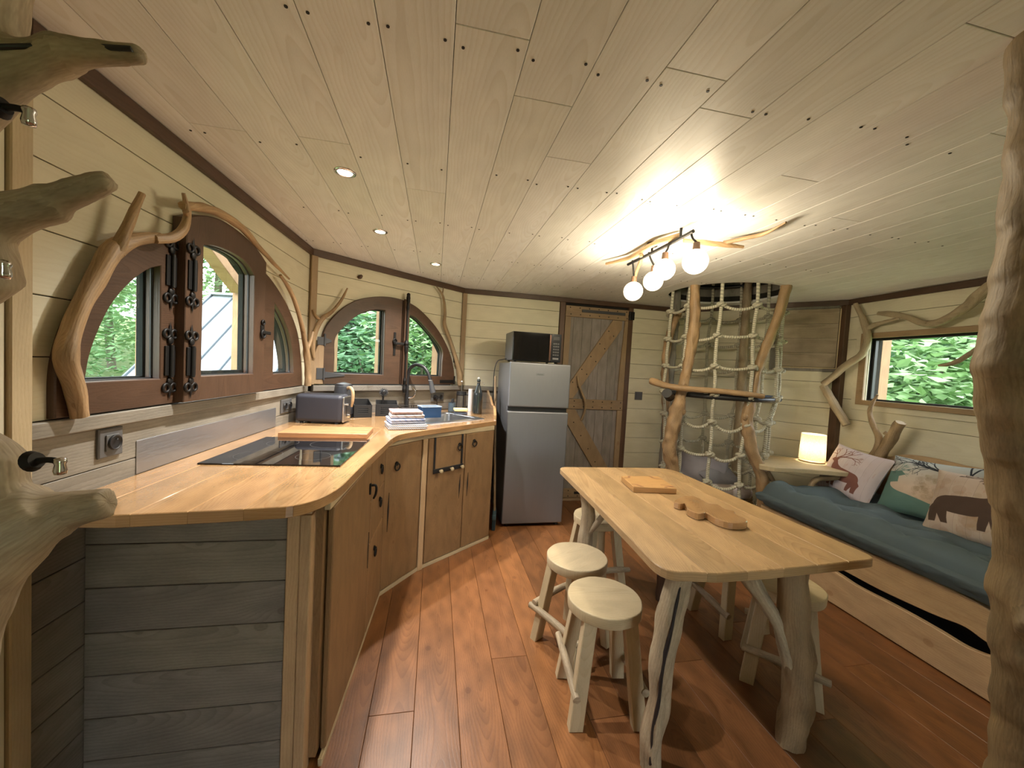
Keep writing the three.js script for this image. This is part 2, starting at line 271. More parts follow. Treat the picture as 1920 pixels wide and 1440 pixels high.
// ================================================================ THE ROOM
const PD = THREE.MathUtils.degToRad(-11.3), pdx = Math.sin(PD), pdz = -Math.cos(PD);       // run of floor and ceiling planks
const toPlank = (x, z) => [x * pdx + z * pdz, x * -pdz + z * pdx], fromPlank = (u, v) => [u * pdx - v * pdz, u * pdz + v * pdx];   // along, across (to the right)
function plankField(parent, y, up, width, t, mats, joints, hole, gap = 0.0016) {
  let u0 = 9, u1 = -9, v0 = 9, v1 = -9; for (const [x, z] of ROOM) { const [u, v] = toPlank(x, z); u0 = Math.min(u0, u); u1 = Math.max(u1, u); v0 = Math.min(v0, v); v1 = Math.max(v1, v); }
  const start = Math.floor((v0 - joints.phase) / width);
  for (let row = start; joints.phase + row * width < v1; row++) {
    const a = joints.phase + row * width + gap / 2, b = joints.phase + (row + 1) * width - gap / 2, cuts = [u0 - 0.1, ...(joints.at[row] ?? [u0 + 0.6 + ((row * 0.618 + 9) % 1) * 1.6, u0 + 2.7 + ((row * 0.383 + 9) % 1) * 1.6]).sort((p, q) => p - q), u1 + 0.1];
    for (let i = 0; i + 1 < cuts.length; i++) {
      const open = hole && ((v) => { const q = hole.r * hole.r - (v - hole.v) ** 2; return q > 0 ? [hole.u - Math.sqrt(q), hole.u + Math.sqrt(q)] : null; });
      const inRow = hole && cuts[i + 1] > hole.u - hole.r && cuts[i] < hole.u + hole.r;
      for (const pc of rowPieces(cuts[i] + gap / 2, cuts[i + 1] - gap / 2, a, b, inRow ? open : null)) {
        const poly = clipRoom(pc.map(([u, v]) => fromPlank(u, v))); if (poly.length < 3 || Math.abs(area(poly)) < 0.002) continue;
        const loc = poly.map(([x, z]) => toPlank(x, z)); let ring = loc.map(([u, v]) => [u, v]); if (area(ring) < 0) ring.reverse();
        ring = ring.filter((p, q) => { const r = ring[(q + 1) % ring.length]; return Math.hypot(p[0] - r[0], p[1] - r[1]) > 0.004; });
        if (ring.length < 3) continue;
        let g = grain(slab(ring, t, 0.0012), 'x');
        // local (u, v, thickness) -> room
        const m = new THREE.Matrix4().makeBasis(V(pdx, 0, pdz), V(-pdz, 0, pdx), V(0, -1, 0)); g.applyMatrix4(m); g.translate(0, up ? y : y + t, 0);
        add(parent, 'plank', g, pick(mats));
      }
    }
  }
}
{ // floor: reddish brown boards on a dark bed
  const f = struct('floor');
  plankField(f, -0.02, false, 0.1755, 0.02, M.floor, { phase: -0.022, at: {} });
  add(f, 'bed', mv(slab(ROOM.map(([x, z]) => [x, -z]), 0.06, 0).rotateX(-Math.PI / 2), 0, -0.082, 0), M.backing);
}
const HATCH = { x: 1.9, z: -3.56, r: 0.48 };
{ // ceiling: whitewashed boards, screwed, with the round hatch to the loft
  const c = struct('ceiling'), [hu, hv] = toPlank(HATCH.x, HATCH.z), U = (x, z) => toPlank(x, z)[0];
  const at = {}; const row = (x, z) => Math.floor((toPlank(x, z)[1] + 0.345) / 0.176);
  for (const [x, z] of [[-0.05, -0.94], [0.075, -1.16], [-0.39, -1.79], [0.44, -1.025], [-1.15, -1.36]]) { const k = row(x, z); (at[k] ||= []).push(U(x, z)); }
  for (const k of Object.keys(at)) at[k].push(at[k][0] + (at[k][0] > 1.5 ? -2.1 : 2.3));
  plankField(c, HC + 0.018, true, 0.176, 0.018, M.ceil, { phase: -0.345, at }, { u: hu, v: hv, r: HATCH.r });
  const circ = []; for (let i = 0; i < 40; i++) circ.push([HATCH.x + HATCH.r * Math.cos(i / 40 * 6.2832), -HATCH.z - HATCH.r * Math.sin(i / 40 * 6.2832)]);
  add(c, 'deck', mv(slab(ROOM.map(([x, z]) => [x, -z]), 0.05, 0, [circ]).rotateX(-Math.PI / 2), 0, HC + 0.0185, 0), M.backing);
  const heads = [];                                            // rows of screw heads across the boards
  for (const su of [0.98, 1.60, 2.22, 2.84, 3.46, 4.08]) for (let k = -9; k < 17; k++) for (const e of [0.022, 0.154]) {
    const [x, z] = fromPlank(su + rr(-0.02, 0.02), -0.345 + k * 0.176 + e); if (clipRoom([[x - .001, z], [x + .001, z], [x, z + .001]]).length < 3 || Math.hypot(x - HATCH.x, z - HATCH.z) < 0.5 || rnd() < 0.2) continue;
    heads.push(mv(new THREE.CylinderGeometry(0.0042, 0.0042, 0.002, 8), x, HC - 0.0006, z));
  }
  const s = add(c, 'screw_heads', merge(heads), M.iron); s.userData.kind = 'stuff';
}
// loft above the hatch: round shaft lined with boards, dim grey walls and a roof
{
  const l = struct('wall_loft');
  for (let i = 0; i < 22; i++) {
    const a = i / 22 * 6.2832, g = grain(bar(0.148, 0.20, 0.018, 0.001), 'y'); g.rotateY(-a + Math.PI / 2); g.translate(HATCH.x + (HATCH.r + 0.015) * Math.cos(a), HC + 0.019, HATCH.z + (HATCH.r + 0.015) * Math.sin(a));
    add(l, 'lining_board', g, pick(M.grey));
  }
  add(l, 'wall_panel', mv(rbox(3.2, 1.3, 0.03, 0.002, 1), 1.7, HC + 0.08, -4.4), M.backing); add(l, 'wall_panel', mv(rbox(0.03, 1.3, 2.4, 0.002, 1), 0.1, HC + 0.08, -3.2), M.backing);
  add(l, 'wall_panel', mv(rbox(0.03, 1.3, 2.4, 0.002, 1), 3.3, HC + 0.08, -3.2), M.backing); add(l, 'wall_panel', mv(rbox(3.2, 1.3, 0.03, 0.002, 1), 1.7, HC + 0.08, -2.0), M.backing);
  add(l, 'roof_panel', mv(rbox(3.3, 0.03, 2.5, 0.002, 1), 1.7, HC + 1.38, -3.2), M.backing);
}
// ---------------------------------------------------------------- walls
const DADO = [0, 0.10, 0.23, 0.365, 0.50, 0.635, 0.77, 0.90, 1.03, 1.155], CREAM = [1.20, 1.37, 1.53, 1.70, 1.875, 2.04, HC];
const LOWC = [0.02, 0.19, 0.36, 0.53, 0.70, 0.865, 1.03, 1.20];
function curveY(pts) { return (y) => { for (let i = 0; i + 1 < pts.length; i++) { const [a, b] = [pts[i], pts[i + 1]]; if ((y >= a[1] && y <= b[1]) || (y <= a[1] && y >= b[1])) return a[0] + (b[0] - a[0]) * (y - a[1]) / ((b[1] - a[1]) || 1); } return null; }; }
function smooth(pts, n = 6) { const c = new THREE.CatmullRomCurve3(pts.map(([x, y]) => V(x, y, 0)), false, 'centripetal'); return c.getPoints(n * (pts.length - 1)).map((p) => [p.x, p.y]); }
function wall(name, w, u0, u1, rows, mats, o = {}) {             // rows: heights; o.open(v), o.hole (ring for the backing)
  const f = W[w], g = o.into ?? struct(name, f.at(0, 0, 0), f.turn), t = o.t ?? 0.012;
  for (let i = 0; i + 1 < rows.length; i++) for (const pc of rowPieces(u0 + 0.001, u1 - 0.001, rows[i] + 0.0015, rows[i + 1] - 0.0015, o.open)) {
    const ring = area(pc) < 0 ? pc.slice().reverse() : pc; add(g, 'board', mv(grain(slab(ring, t, 0.0013), 'x'), 0, 0, -t + (o.n ?? 0)), pick(mats));
  }
  return g;
}
function backing(g, u0, u1, y0, y1, holes = []) { add(g, 'core', mv(slab(rect(u0, y0, u1, y1), 0.11, 0, holes), 0, 0, -0.1225), M.backing); }

// arched window on the left wall: outline of its opening
const A1L = smooth([[0.115, 1.20], [0.125, 1.34], [0.155, 1.45], [0.22, 1.57], [0.33, 1.68], [0.45, 1.755], [0.53, 1.83], [0.62, 1.885], [0.87, 1.925]]), A1R = smooth([[1.715, 1.20], [1.695, 1.36], [1.62, 1.52], [1.48, 1.66], [1.30, 1.775], [1.13, 1.865], [1.05, 1.905], [0.87, 1.925]]);
const open1 = ((l, r) => (y) => (y < 1.923 ? [l(y) ?? A1L[0][0], r(y) ?? A1R[0][0]] : null))(curveY(A1L), curveY(A1R));
const A2L = smooth([[0.135, 1.20], [0.135, 1.40], [0.14, 1.59], [0.235, 1.745], [0.37, 1.85], [0.52, 1.905], [0.70, 1.92]]), A2R = smooth([[1.385, 1.20], [1.35, 1.39], [1.265, 1.55], [1.11, 1.73], [0.96, 1.855], [0.80, 1.91], [0.70, 1.92]]);
const open2 = ((l, r) => (y) => (y < 1.918 ? [l(y) ?? A2L[0][0], r(y) ?? A2R[0][0]] : null))(curveY(A2L), curveY(A2R));
const ringOf = (L, R) => { const r = [...L, ...R.slice(0, -1).reverse()]; return area(r) > 0 ? r.slice().reverse() : r; };
{
  let g = wall('wall_left', 'w1', 0.0, W.w1.L, DADO, M.grey); wall('', 'w1', 0.0, W.w1.L, CREAM, M.cream, { into: g, open: open1 }); backing(g, 0, W.w1.L + 0.1, -0.06, HC, [ringOf(A1L, A1R)]);
  g = wall('wall_front_left', 'w0', 0.0, W.w0.L, [0.0, ...LOWC.slice(1), ...CREAM.slice(1)], M.cream); backing(g, -0.1, W.w0.L, -0.06, HC);
  g = wall('wall_back_left', 'w2', 0, W.w2.L, DADO, M.grey); wall('', 'w2', 0, W.w2.L, CREAM, M.cream, { into: g, open: open2 }); backing(g, -0.04, W.w2.L + 0.04, -0.06, HC, [ringOf(A2L, A2R)]);
  g = wall('wall_back', 'w3', 0, 1.02, DADO.slice(0, 10), M.grey); wall('', 'w3', 0, 1.02, CREAM, M.cream, { into: g }); wall('', 'w3', 1.86, W.w3.L, [0.0, ...LOWC.slice(1), ...CREAM.slice(1)], M.cream, { into: g }); backing(g, -0.04, W.w3.L + 0.04, -0.06, HC);
  g = wall('wall_back_right', 'w4', 0, W.w4.L, [0.0, ...LOWC.slice(1), 1.25, 1.44, 1.62, 1.80, 2.0, HC], M.cream); backing(g, -0.04, W.w4.L + 0.04, -0.06, HC);
  const o5 = (y) => (y > 1.30 && y < 1.83 ? [0.205, 1.12] : null);
  g = wall('wall_right', 'w5', 0, W.w5.L, [0.0, 0.19, 0.36, 0.53, 0.70, 0.865, 1.12, 1.30, 1.83, 2.03, HC], M.cream, { open: o5 }); backing(g, -0.04, W.w5.L + 0.04, -0.06, HC, [rect(0.205, 1.30, 1.12, 1.83).reverse()]);
  g = wall('wall_front_right', 'w6', 0, W.w6.L, [0.0, ...LOWC.slice(1), ...CREAM.slice(1)], M.cream); backing(g, -0.04, W.w6.L + 0.04, -0.06, HC);
  const o7 = (y) => (y > 0.05 && y < 2.05 ? [1.15, 2.05] : null);
  g = wall('wall_rear', 'w7', 0, W.w7.L, [0.0, 0.05, 0.36, 0.70, 1.03, 1.37, 1.70, 2.05, HC], M.cream, { open: o7 }); backing(g, -0.04, W.w7.L + 0.04, -0.06, HC, [rect(1.15, 0.05, 2.05, 2.05).reverse()]);
  // glazed entrance door behind the photographer
  const d = struct('window_4', W.w7.at(0, 0, 0), W.w7.turn);
  const x0 = 1.15; add(d, 'sash', mv(grain(slab(rect(x0, 0.05, x0 + 0.9, 2.05), 0.05, 0.002, [rect(x0 + 0.09, 0.16, x0 + 0.81, 1.96).reverse()]), 'y'), 0, 0, -0.07), pick(M.dark)); add(d, 'pane', mv(new THREE.PlaneGeometry(0.72, 1.80), x0 + 0.45, 1.06, -0.045), M.glass);
}
// trims: brown strip under the ceiling along every wall, posts in the corners
{
  let k = 1; const strip = (w, s0, s1, y, h, n, mats) => { const t = struct('trim_' + k++, W[w].at((s0 + s1) / 2, y, n / 2), W[w].turn); add(t, 'strip', grain(bar(s1 - s0, h, n, 0.003), 'x'), pick(mats)); };
  for (const w of ['w1', 'w2', 'w3', 'w4', 'w5', 'w6', 'w7', 'w0']) strip(w, 0, W[w].L, HC - 0.05, 0.049, 0.024, M.dark.map((m) => m));
  const post = (w, s, y0, y1, wd, dp, mats) => { const t = struct('trim_' + k++, W[w].at(s, y0, dp / 2), W[w].turn); add(t, 'post', grain(bar(wd, y1 - y0, dp, 0.003), 'y'), pick(mats)); };
  post('w2', 0.018, 1.205, HC - 0.051, 0.045, 0.035, M.trim); post('w3', 0.01, 1.205, HC - 0.051, 0.045, 0.035, M.trim); post('w5', -0.02, 0, HC - 0.051, 0.075, 0.05, M.dark.map((m) => { const c = m.clone(); c.color.multiplyScalar(1.3); return c; }));
  post('w1', -0.025, 0, HC - 0.051, 0.05, 0.03, M.pale); post('w1', -0.075, 0, HC - 0.051, 0.045, 0.022, M.cream); post('w1', -0.30, 0, HC - 0.051, 0.05, 0.03, M.pine);
  // sill boards on top of the grey panelling
  const sill = (w, s0, s1, d) => { const t = struct('trim_' + k++, W[w].at((s0 + s1) / 2, 1.157, d / 2), W[w].turn); add(t, 'sill_board', grain(bar(s1 - s0, 0.043, d, 0.003), 'x'), pick(M.grey)); };
  sill('w1', 0.0, W.w1.L - 0.03, 0.022); sill('w2', 0.03, W.w2.L, 0.045); sill('w3', 0.03, 0.6, 0.02);
  const base = (w, s0, s1) => { const t = struct('baseboard_' + ({ w3: 'back', w4: 'back_right', w5: 'right' })[w], W[w].at((s0 + s1) / 2, 0, 0.008), W[w].turn); add(t, 'strip', grain(bar(s1 - s0, 0.06, 0.014, 0.002), 'x'), pick(M.pine)); };
  base('w3', 1.87, W.w3.L - 0.02); base('w4', 0.02, W.w4.L - 0.06);
}
// ---------------------------------------------------------------- windows
M.outer = std(0.012, 0.016, 0.015, 0.7, 0, { specularIntensity: 0.3 });
function sash(parent, ring, hole, n, t, axis = 'x') {
  const r = area(ring) < 0 ? ring.slice().reverse() : ring, h = area(hole) > 0 ? hole.slice().reverse() : hole;
  const s = add(parent, 'sash', mv(grain(slab(r, t, 0.003, [h]), axis), 0, 0, n), pick(M.dark));
  const sh = new THREE.Shape((area(hole) < 0 ? hole.slice().reverse() : hole).map(([x, y]) => new THREE.Vector2(x, y)));
  add(s, 'pane', mv(new THREE.ShapeGeometry(sh), 0, 0, n + t * 0.3), M.glass);
  const cx = hole.reduce((a, p) => a + p[0], 0) / hole.length, cy = hole.reduce((a, p) => a + p[1], 0) / hole.length, grow = (k) => h.map(([x, y]) => [cx + (x - cx) * k, cy + (y - cy) * k]);
  add(s, 'outer_frame', mv(slab(grow(1.05).reverse(), 0.022, 0.001, [grow(0.965)]), 0, 0, n - 0.024), M.outer);
  // dark glazing gasket round the pane
  const c = new THREE.CatmullRomCurve3(hole.map(([x, y]) => V(x, y, n + t * 0.42)), true, 'catmullrom', 0.01); add(s, 'gasket', plain(new THREE.TubeGeometry(c, Math.max(40, hole.length * 2), 0.0055, 5, true)), M.black);
  return s;
}
function ironStrap() { const l = []; const b = rbox(0.05, 0.11, 0.006, 0.002, 1); l.push(mv(b, 0, -0.055, 0));
  for (const s of [-1, 1]) { l.push(mv(new THREE.SphereGeometry(0.014, 10, 6).scale(1, 1, 0.4), 0, s * 0.075, 0.002), mv(new THREE.TorusGeometry(0.015, 0.005, 6, 12), -0.018, s * 0.10, 0.001), mv(new THREE.TorusGeometry(0.015, 0.005, 6, 12), 0.018, s * 0.10, 0.001), mv(new THREE.ConeGeometry(0.010, 0.04, 8).rotateX(s < 0 ? Math.PI : 0).scale(1, 1, 0.4), 0, s * 0.125, 0.001)); }
  for (const y of [-0.035, 0, 0.035]) l.push(mv(new THREE.SphereGeometry(0.006, 8, 5), 0, y, 0.004)); l.push(mv(new THREE.CylinderGeometry(0.008, 0.008, 0.12, 10), 0, 0, 0.006)); return merge(l); }
{
  const f = W.w1, g = struct('window_1', f.at(0, 0, 0), f.turn);
  const oL = smooth([[0.064, 1.205], [0.067, 1.344], [0.092, 1.445], [0.15, 1.565], [0.225, 1.675], [0.30, 1.73], [0.40, 1.778], [0.50, 1.82], [0.56, 1.85]]), gL = smooth([[0.148, 1.30], [0.161, 1.373], [0.187, 1.447], [0.232, 1.535], [0.301, 1.618], [0.375, 1.678], [0.428, 1.702]]);
  sash(g, [...oL, [0.56, 1.205]], [...gL, [0.432, 1.30]], -0.03, 0.05);
  const top = smooth([[0.503, 1.905], [0.593, 1.945], [0.705, 1.97], [0.865, 1.968], [1.025, 1.935], [1.115, 1.895]]), gC = smooth([[0.602, 1.832], [0.66, 1.848], [0.75, 1.858], [0.87, 1.855], [0.947, 1.835], [1.0, 1.80]]);
  sash(g, [[0.503, 1.208], ...top, [1.118, 1.208]], [[0.603, 1.306], ...gC, [1.010, 1.306]], 0.004, 0.05, 'y');
  const oR = smooth([[1.122, 1.86], [1.20, 1.85], [1.302, 1.812], [1.40, 1.762], [1.497, 1.70], [1.642, 1.56], [1.717, 1.368], [1.746, 1.205]]), gR = smooth([[1.300, 1.71], [1.403, 1.648], [1.508, 1.553], [1.568, 1.446], [1.590, 1.36], [1.596, 1.296]]);
  sash(g, [[1.122, 1.205], ...oR], [[1.304, 1.296], ...gR], -0.03, 0.05);
  const strap = ironStrap(); for (const y of [1.695, 1.365]) for (const x of [0.474, 0.535]) add(g, 'hinge', strap.clone().translate(x, y, x < 0.5 ? 0.023 : 0.057), M.iron);
  add(g, 'latch', merge([mv(rbox(0.035, 0.07, 0.006, 0.002, 1), 1.085, 1.49, 0.057), mv(new THREE.TorusGeometry(0.020, 0.005, 6, 14), 1.085, 1.515, 0.062), mv(rbox(0.085, 0.018, 0.012, 0.004), 1.115, 1.515, 0.062), mv(new THREE.TorusGeometry(0.012, 0.005, 6, 12), 1.085, 1.575, 0.06)]), M.iron);
  // second window, above the sink
  const f2 = W.w2, h = struct('window_2', f2.at(0, 0, 0), f2.turn);
  const pL = smooth([[0.108, 1.21], [0.100, 1.40], [0.100, 1.60], [0.203, 1.76], [0.341, 1.871], [0.503, 1.93], [0.65, 1.952], [0.765, 1.95]]), qL = smooth([[0.187, 1.29], [0.188, 1.42], [0.191, 1.565], [0.266, 1.67], [0.367, 1.763], [0.508, 1.825], [0.600, 1.834]]);
  sash(h, [...pL, [0.765, 1.21]], [...qL, [0.608, 1.29]], -0.03, 0.055);
  const pR = smooth([[0.773, 1.948], [0.86, 1.928], [0.948, 1.893], [1.147, 1.752], [1.30, 1.57], [1.38, 1.397], [1.41, 1.21]]), qR = smooth([[0.820, 1.832], [0.911, 1.815], [1.028, 1.738], [1.154, 1.632], [1.235, 1.54], [1.238, 1.42], [1.238, 1.288]]);
  sash(h, [[0.773, 1.21], ...pR], [[0.821, 1.288], ...qR], -0.03, 0.055);
  const live = smooth([[0.028, 1.21], [0.022, 1.33], [0.034, 1.42], [0.062, 1.50], [0.104, 1.575]], 4); add(h, 'side_board', mv(grain(slab([[0.105, 1.21], ...[...live].reverse()].reverse(), 0.03, 0.003), 'y'), 0, 0, 0.002), M.trim[0]);
  add(h, 'closing_strip', mv(grain(bar(0.05, 0.745, 0.03, 0.004), 'y'), 0.80, 1.21, 0.04), M.dark[1]);
  const bolt = [mv(cyl(0.008, 0.008, 0.80, 10), 0.795, 1.15, 0.063)]; for (const [y, r, hh] of [[1.93, 0.018, 0.07], [1.86, 0.014, 0.05], [1.545, 0.022, 0.05], [1.49, 0.018, 0.10], [1.22, 0.016, 0.05], [1.14, 0.019, 0.06]]) bolt.push(mv(cyl(r * 0.7, r, hh / 2, 12), 0.795, y, 0.063), mv(cyl(r, r * 0.7, hh / 2, 12), 0.795, y + hh / 2, 0.063));
  bolt.push(mv(new THREE.SphereGeometry(0.016, 10, 8), 0.795, 1.995, 0.063)); add(h, 'espagnolette_bolt', merge(bolt), M.iron);
  add(h, 'latch', merge([mv(rbox(0.022, 0.20, 0.006, 0.002, 1), 0.70, 1.46, 0.028), mv(rbox(0.11, 0.022, 0.014, 0.005), 0.745, 1.553, 0.05), mv(new THREE.TorusGeometry(0.018, 0.005, 6, 12), 0.70, 1.585, 0.034), mv(new THREE.SphereGeometry(0.018, 10, 8), 0.70, 1.56, 0.036)]), M.iron);
  for (const y of [1.245, 1.50]) { const t = y < 1.3 ? 0.16 : 0.05; add(h, 'hinge', merge([mv(rbox(0.05, y < 1.3 ? 0.085 : 0.06, 0.006, 0.002, 1), 0.078, y, 0.033), mv(slab([[0.108, y + 0.01], [0.108 + t, y + 0.028], [0.108 + t, y + 0.042], [0.108, y + 0.06]].map((p) => p), 0.006, 0.001), 0, 0, 0.026), mv(cyl(0.008, 0.008, 0.09, 10), 0.106, y - 0.004, 0.034)]), M.grub); }
  for (const y of [1.225, 1.43]) add(h, 'hinge', merge([mv(rbox(y < 1.3 ? 0.17 : 0.025, y < 1.3 ? 0.03 : 0.07, 0.006, 0.002, 1), y < 1.3 ? 1.30 : 1.385, y, 0.028), mv(cyl(0.008, 0.008, 0.08, 10), 1.395, y - 0.01, 0.032)]), M.iron);
  // third window, right wall
  const f5 = W.w5, r = struct('window_3', f5.at(0, 0, 0), f5.turn);
  add(r, 'trim_frame', mv(grain(slab(rect(0.10, 1.215, 1.22, 1.93), 0.014, 0.002, [rect(0.20, 1.295, 1.125, 1.835).reverse()]), 'x'), 0, 0, 0.001), M.cream[1]);
  const lining = (x0, y0, x1, y1) => { const c = rect(x0, y0, x1, y1); return c; };
  add(r, 'frame_lining', mv(grain(slab(lining(0.15, 1.262, 1.18, 1.872), 0.022, 0.003, [rect(0.207, 1.303, 1.118, 1.827).reverse()]), 'x'), 0, 0, 0.014), M.trim[1]);
  add(r, 'sash', mv(grain(slab(rect(0.207, 1.303, 1.118, 1.827), 0.03, 0.002, [rect(0.225, 1.318, 1.10, 1.812).reverse()]), 'x'), 0, 0, -0.06), M.black);
  add(r, 'pane', mv(new THREE.PlaneGeometry(0.875, 0.494), 0.6625, 1.565, -0.045), M.glass);
}
// ================================================================ LAMPS
{ // branch-and-bar ceiling lamp
  const o = thing('ceiling_lamp', 'ceiling lamp of four lit white globes on a dark bar with driftwood twigs', 'lamp', [0.79, HC, -2.25]);
  const L = (x, y, z) => [x - 0.79, y, z + 2.25], B0 = V(-0.075, -0.062, -0.30), B1 = V(0.075, -0.045, 0.29);
  add(o, 'bar', limb([[...B0.toArray(), 0.009], [-0.02, -0.062, -0.06, 0.010], [0.035, -0.052, 0.12, 0.010], [...B1.toArray(), 0.010]], { rough: 0.06 }), M.iron);
  add(o, 'mount', merge([mv(cyl(0.03, 0.03, 0.02, 20), -0.01, -0.021, -0.05), mv(cyl(0.007, 0.007, 0.05, 10), -0.01, -0.06, -0.05)]), M.iron); add(o, 'mount', mv(cyl(0.007, 0.007, 0.045, 10), 0.05, -0.045, 0.2), M.iron);
  const tw = [[[-0.19, -0.03, -0.43, 0.008], [-0.09, -0.03, -0.28, 0.013], [-0.045, -0.028, -0.09, 0.015], [-0.01, -0.03, 0.07, 0.016], [0.065, -0.026, 0.16, 0.016]], [[-0.05, -0.055, -0.11, 0.011], [-0.02, -0.06, -0.22, 0.011], [0.0, -0.10, -0.36, 0.010], [0.02, -0.14, -0.45, 0.009]], [[0.10, -0.035, 0.12, 0.012], [0.23, -0.038, 0.11, 0.014], [0.34, -0.04, 0.105, 0.013], [0.44, -0.045, 0.10, 0.008]], [[0.33, -0.03, 0.10, 0.012], [0.40, -0.024, 0.17, 0.011], [0.455, -0.022, 0.235, 0.010], [0.46, -0.022, 0.40, 0.005]]];
  for (const t of tw) add(o, 'branch', limb(t, { rough: 0.14, k: 10 }), pick(M.driftRed));
  const globeMat = std(1, 0.9, 0.72, 0.4, 0, { emissive: new THREE.Color(1.0, 0.82, 0.56), emissiveIntensity: 3.0 });
  const spots = [[0.745, 1.945, -2.50], [0.81, 1.975, -2.33], [0.80, 1.995, -2.14], [0.895, 2.00, -1.98]];
  spots.forEach(([x, y, z], i) => {
    const [lx, , lz] = L(x, 0, z), ly = y - HC, t = clamp((lz + 0.30) / 0.59, 0, 1), bx = -0.075 + 0.15 * t, by = -0.06 + 0.015 * t, R = [0.060, 0.057, 0.058, 0.062][i];
    add(o, 'stem', limb([[bx, by + 0.01, lz, 0.006], [bx + (lx - bx) * 0.4, by - 0.03, lz, 0.006], [lx, ly + R + 0.035, lz, 0.006]], { rough: 0.02, k: 8 }), M.iron);
    const s = add(o, 'socket', mv(cyl(0.019, 0.016, 0.04, 16), lx, ly + R - 0.006, lz), std(0.10, 0.055, 0.03, 0.5)); s.name = numbered('socket_cup');
    add(o, 'globe_shade', new THREE.SphereGeometry(R, 28, 18).translate(lx, ly, lz), globeMat);
    const p = new THREE.PointLight(WARM, LAMP.globe); p.position.set(lx, ly, lz); p.shadow.radius = 2; p.castShadow = true; p.name = 'globe_light_' + (i + 1); o.add(p);
  });
}
for (const [i, x, z, where] of [[0, -0.749, -1.648, 'nearest of the three, above the hob'], [1, -0.849, -2.365, 'middle one of the three, above the worktop bend'], [2, -0.65, -3.054, 'farthest of the three, above the sink']]) {
  const o = thing('recessed_downlight', 'small round recessed downlight in the ceiling, ' + where, 'downlight', [x, HC, z], 0, 'recessed downlights over the worktop');
  add(o, 'rim', plain(new THREE.LatheGeometry([[0.030, -0.002], [0.034, -0.006], [0.043, -0.004], [0.0445, 0]].map((p) => new THREE.Vector2(...p)), 28)), M.chrome);
  add(o, 'bulb', cyl(0.029, 0.029, 0.002, 24).translate(0, -0.004, 0), std(1, 0.95, 0.85, 0.4, 0, { emissive: new THREE.Color(1, 0.86, 0.62), emissiveIntensity: 9 }));
  const s = new THREE.SpotLight(new THREE.Color(1, 0.95, 0.87), LAMP.spot, 0, 1.05, 0.7); s.position.set(0, -0.012, 0); s.target.position.set(0, -1, 0); s.castShadow = true; s.name = 'downlight_' + i; o.add(s); o.add(s.target);
}
{ // table lamp in the corner
  const o = thing('table_lamp', 'small lit table lamp with a pale patterned drum shade in the corner', 'lamp', [2.60, 0.752, -3.27]); o.scale.setScalar(0.84);
  const t = tex(256, 128, (x, y, c) => { const n = Math.abs(n2(x / 9, y / 9)) < 0.16 || Math.abs(n2(x / 14 + 40, y / 14)) < 0.12 ? 1 : 0; const b = n ? 0.92 : 0.70; c[0] = b; c[1] = b * 0.95; c[2] = b * 0.84; });
  t.repeat.set(2, 1);
  const sh = new THREE.MeshPhysicalMaterial({ map: t, roughness: 0.95, transmission: 0.45, thickness: 0 });
  add(o, 'base', plain(new THREE.LatheGeometry([[0.0, 0], [0.105, 0], [0.108, 0.006], [0.104, 0.016], [0.02, 0.02], [0.014, 0.03], [0.014, 0.10], [0.02, 0.105], [0, 0.108]].map((p) => new THREE.Vector2(...p)), 32)), M.trim[0]);
  add(o, 'shade', plain(new THREE.LatheGeometry([[0.112, 0.025], [0.104, 0.282], [0.102, 0.282], [0.110, 0.025]].map((p) => new THREE.Vector2(...p)), 40)), sh);
  add(o, 'bulb', new THREE.SphereGeometry(0.028, 16, 12).translate(0, 0.15, 0), std(1, 0.9, 0.7, 0.4, 0, { emissive: new THREE.Color(1, 0.78, 0.45), emissiveIntensity: 6 }));
  const p = new THREE.PointLight(new THREE.Color(1, 0.84, 0.56), LAMP.table); p.position.set(0, 0.15, 0); p.castShadow = true; p.name = 'table_lamp_light'; o.add(p);
}
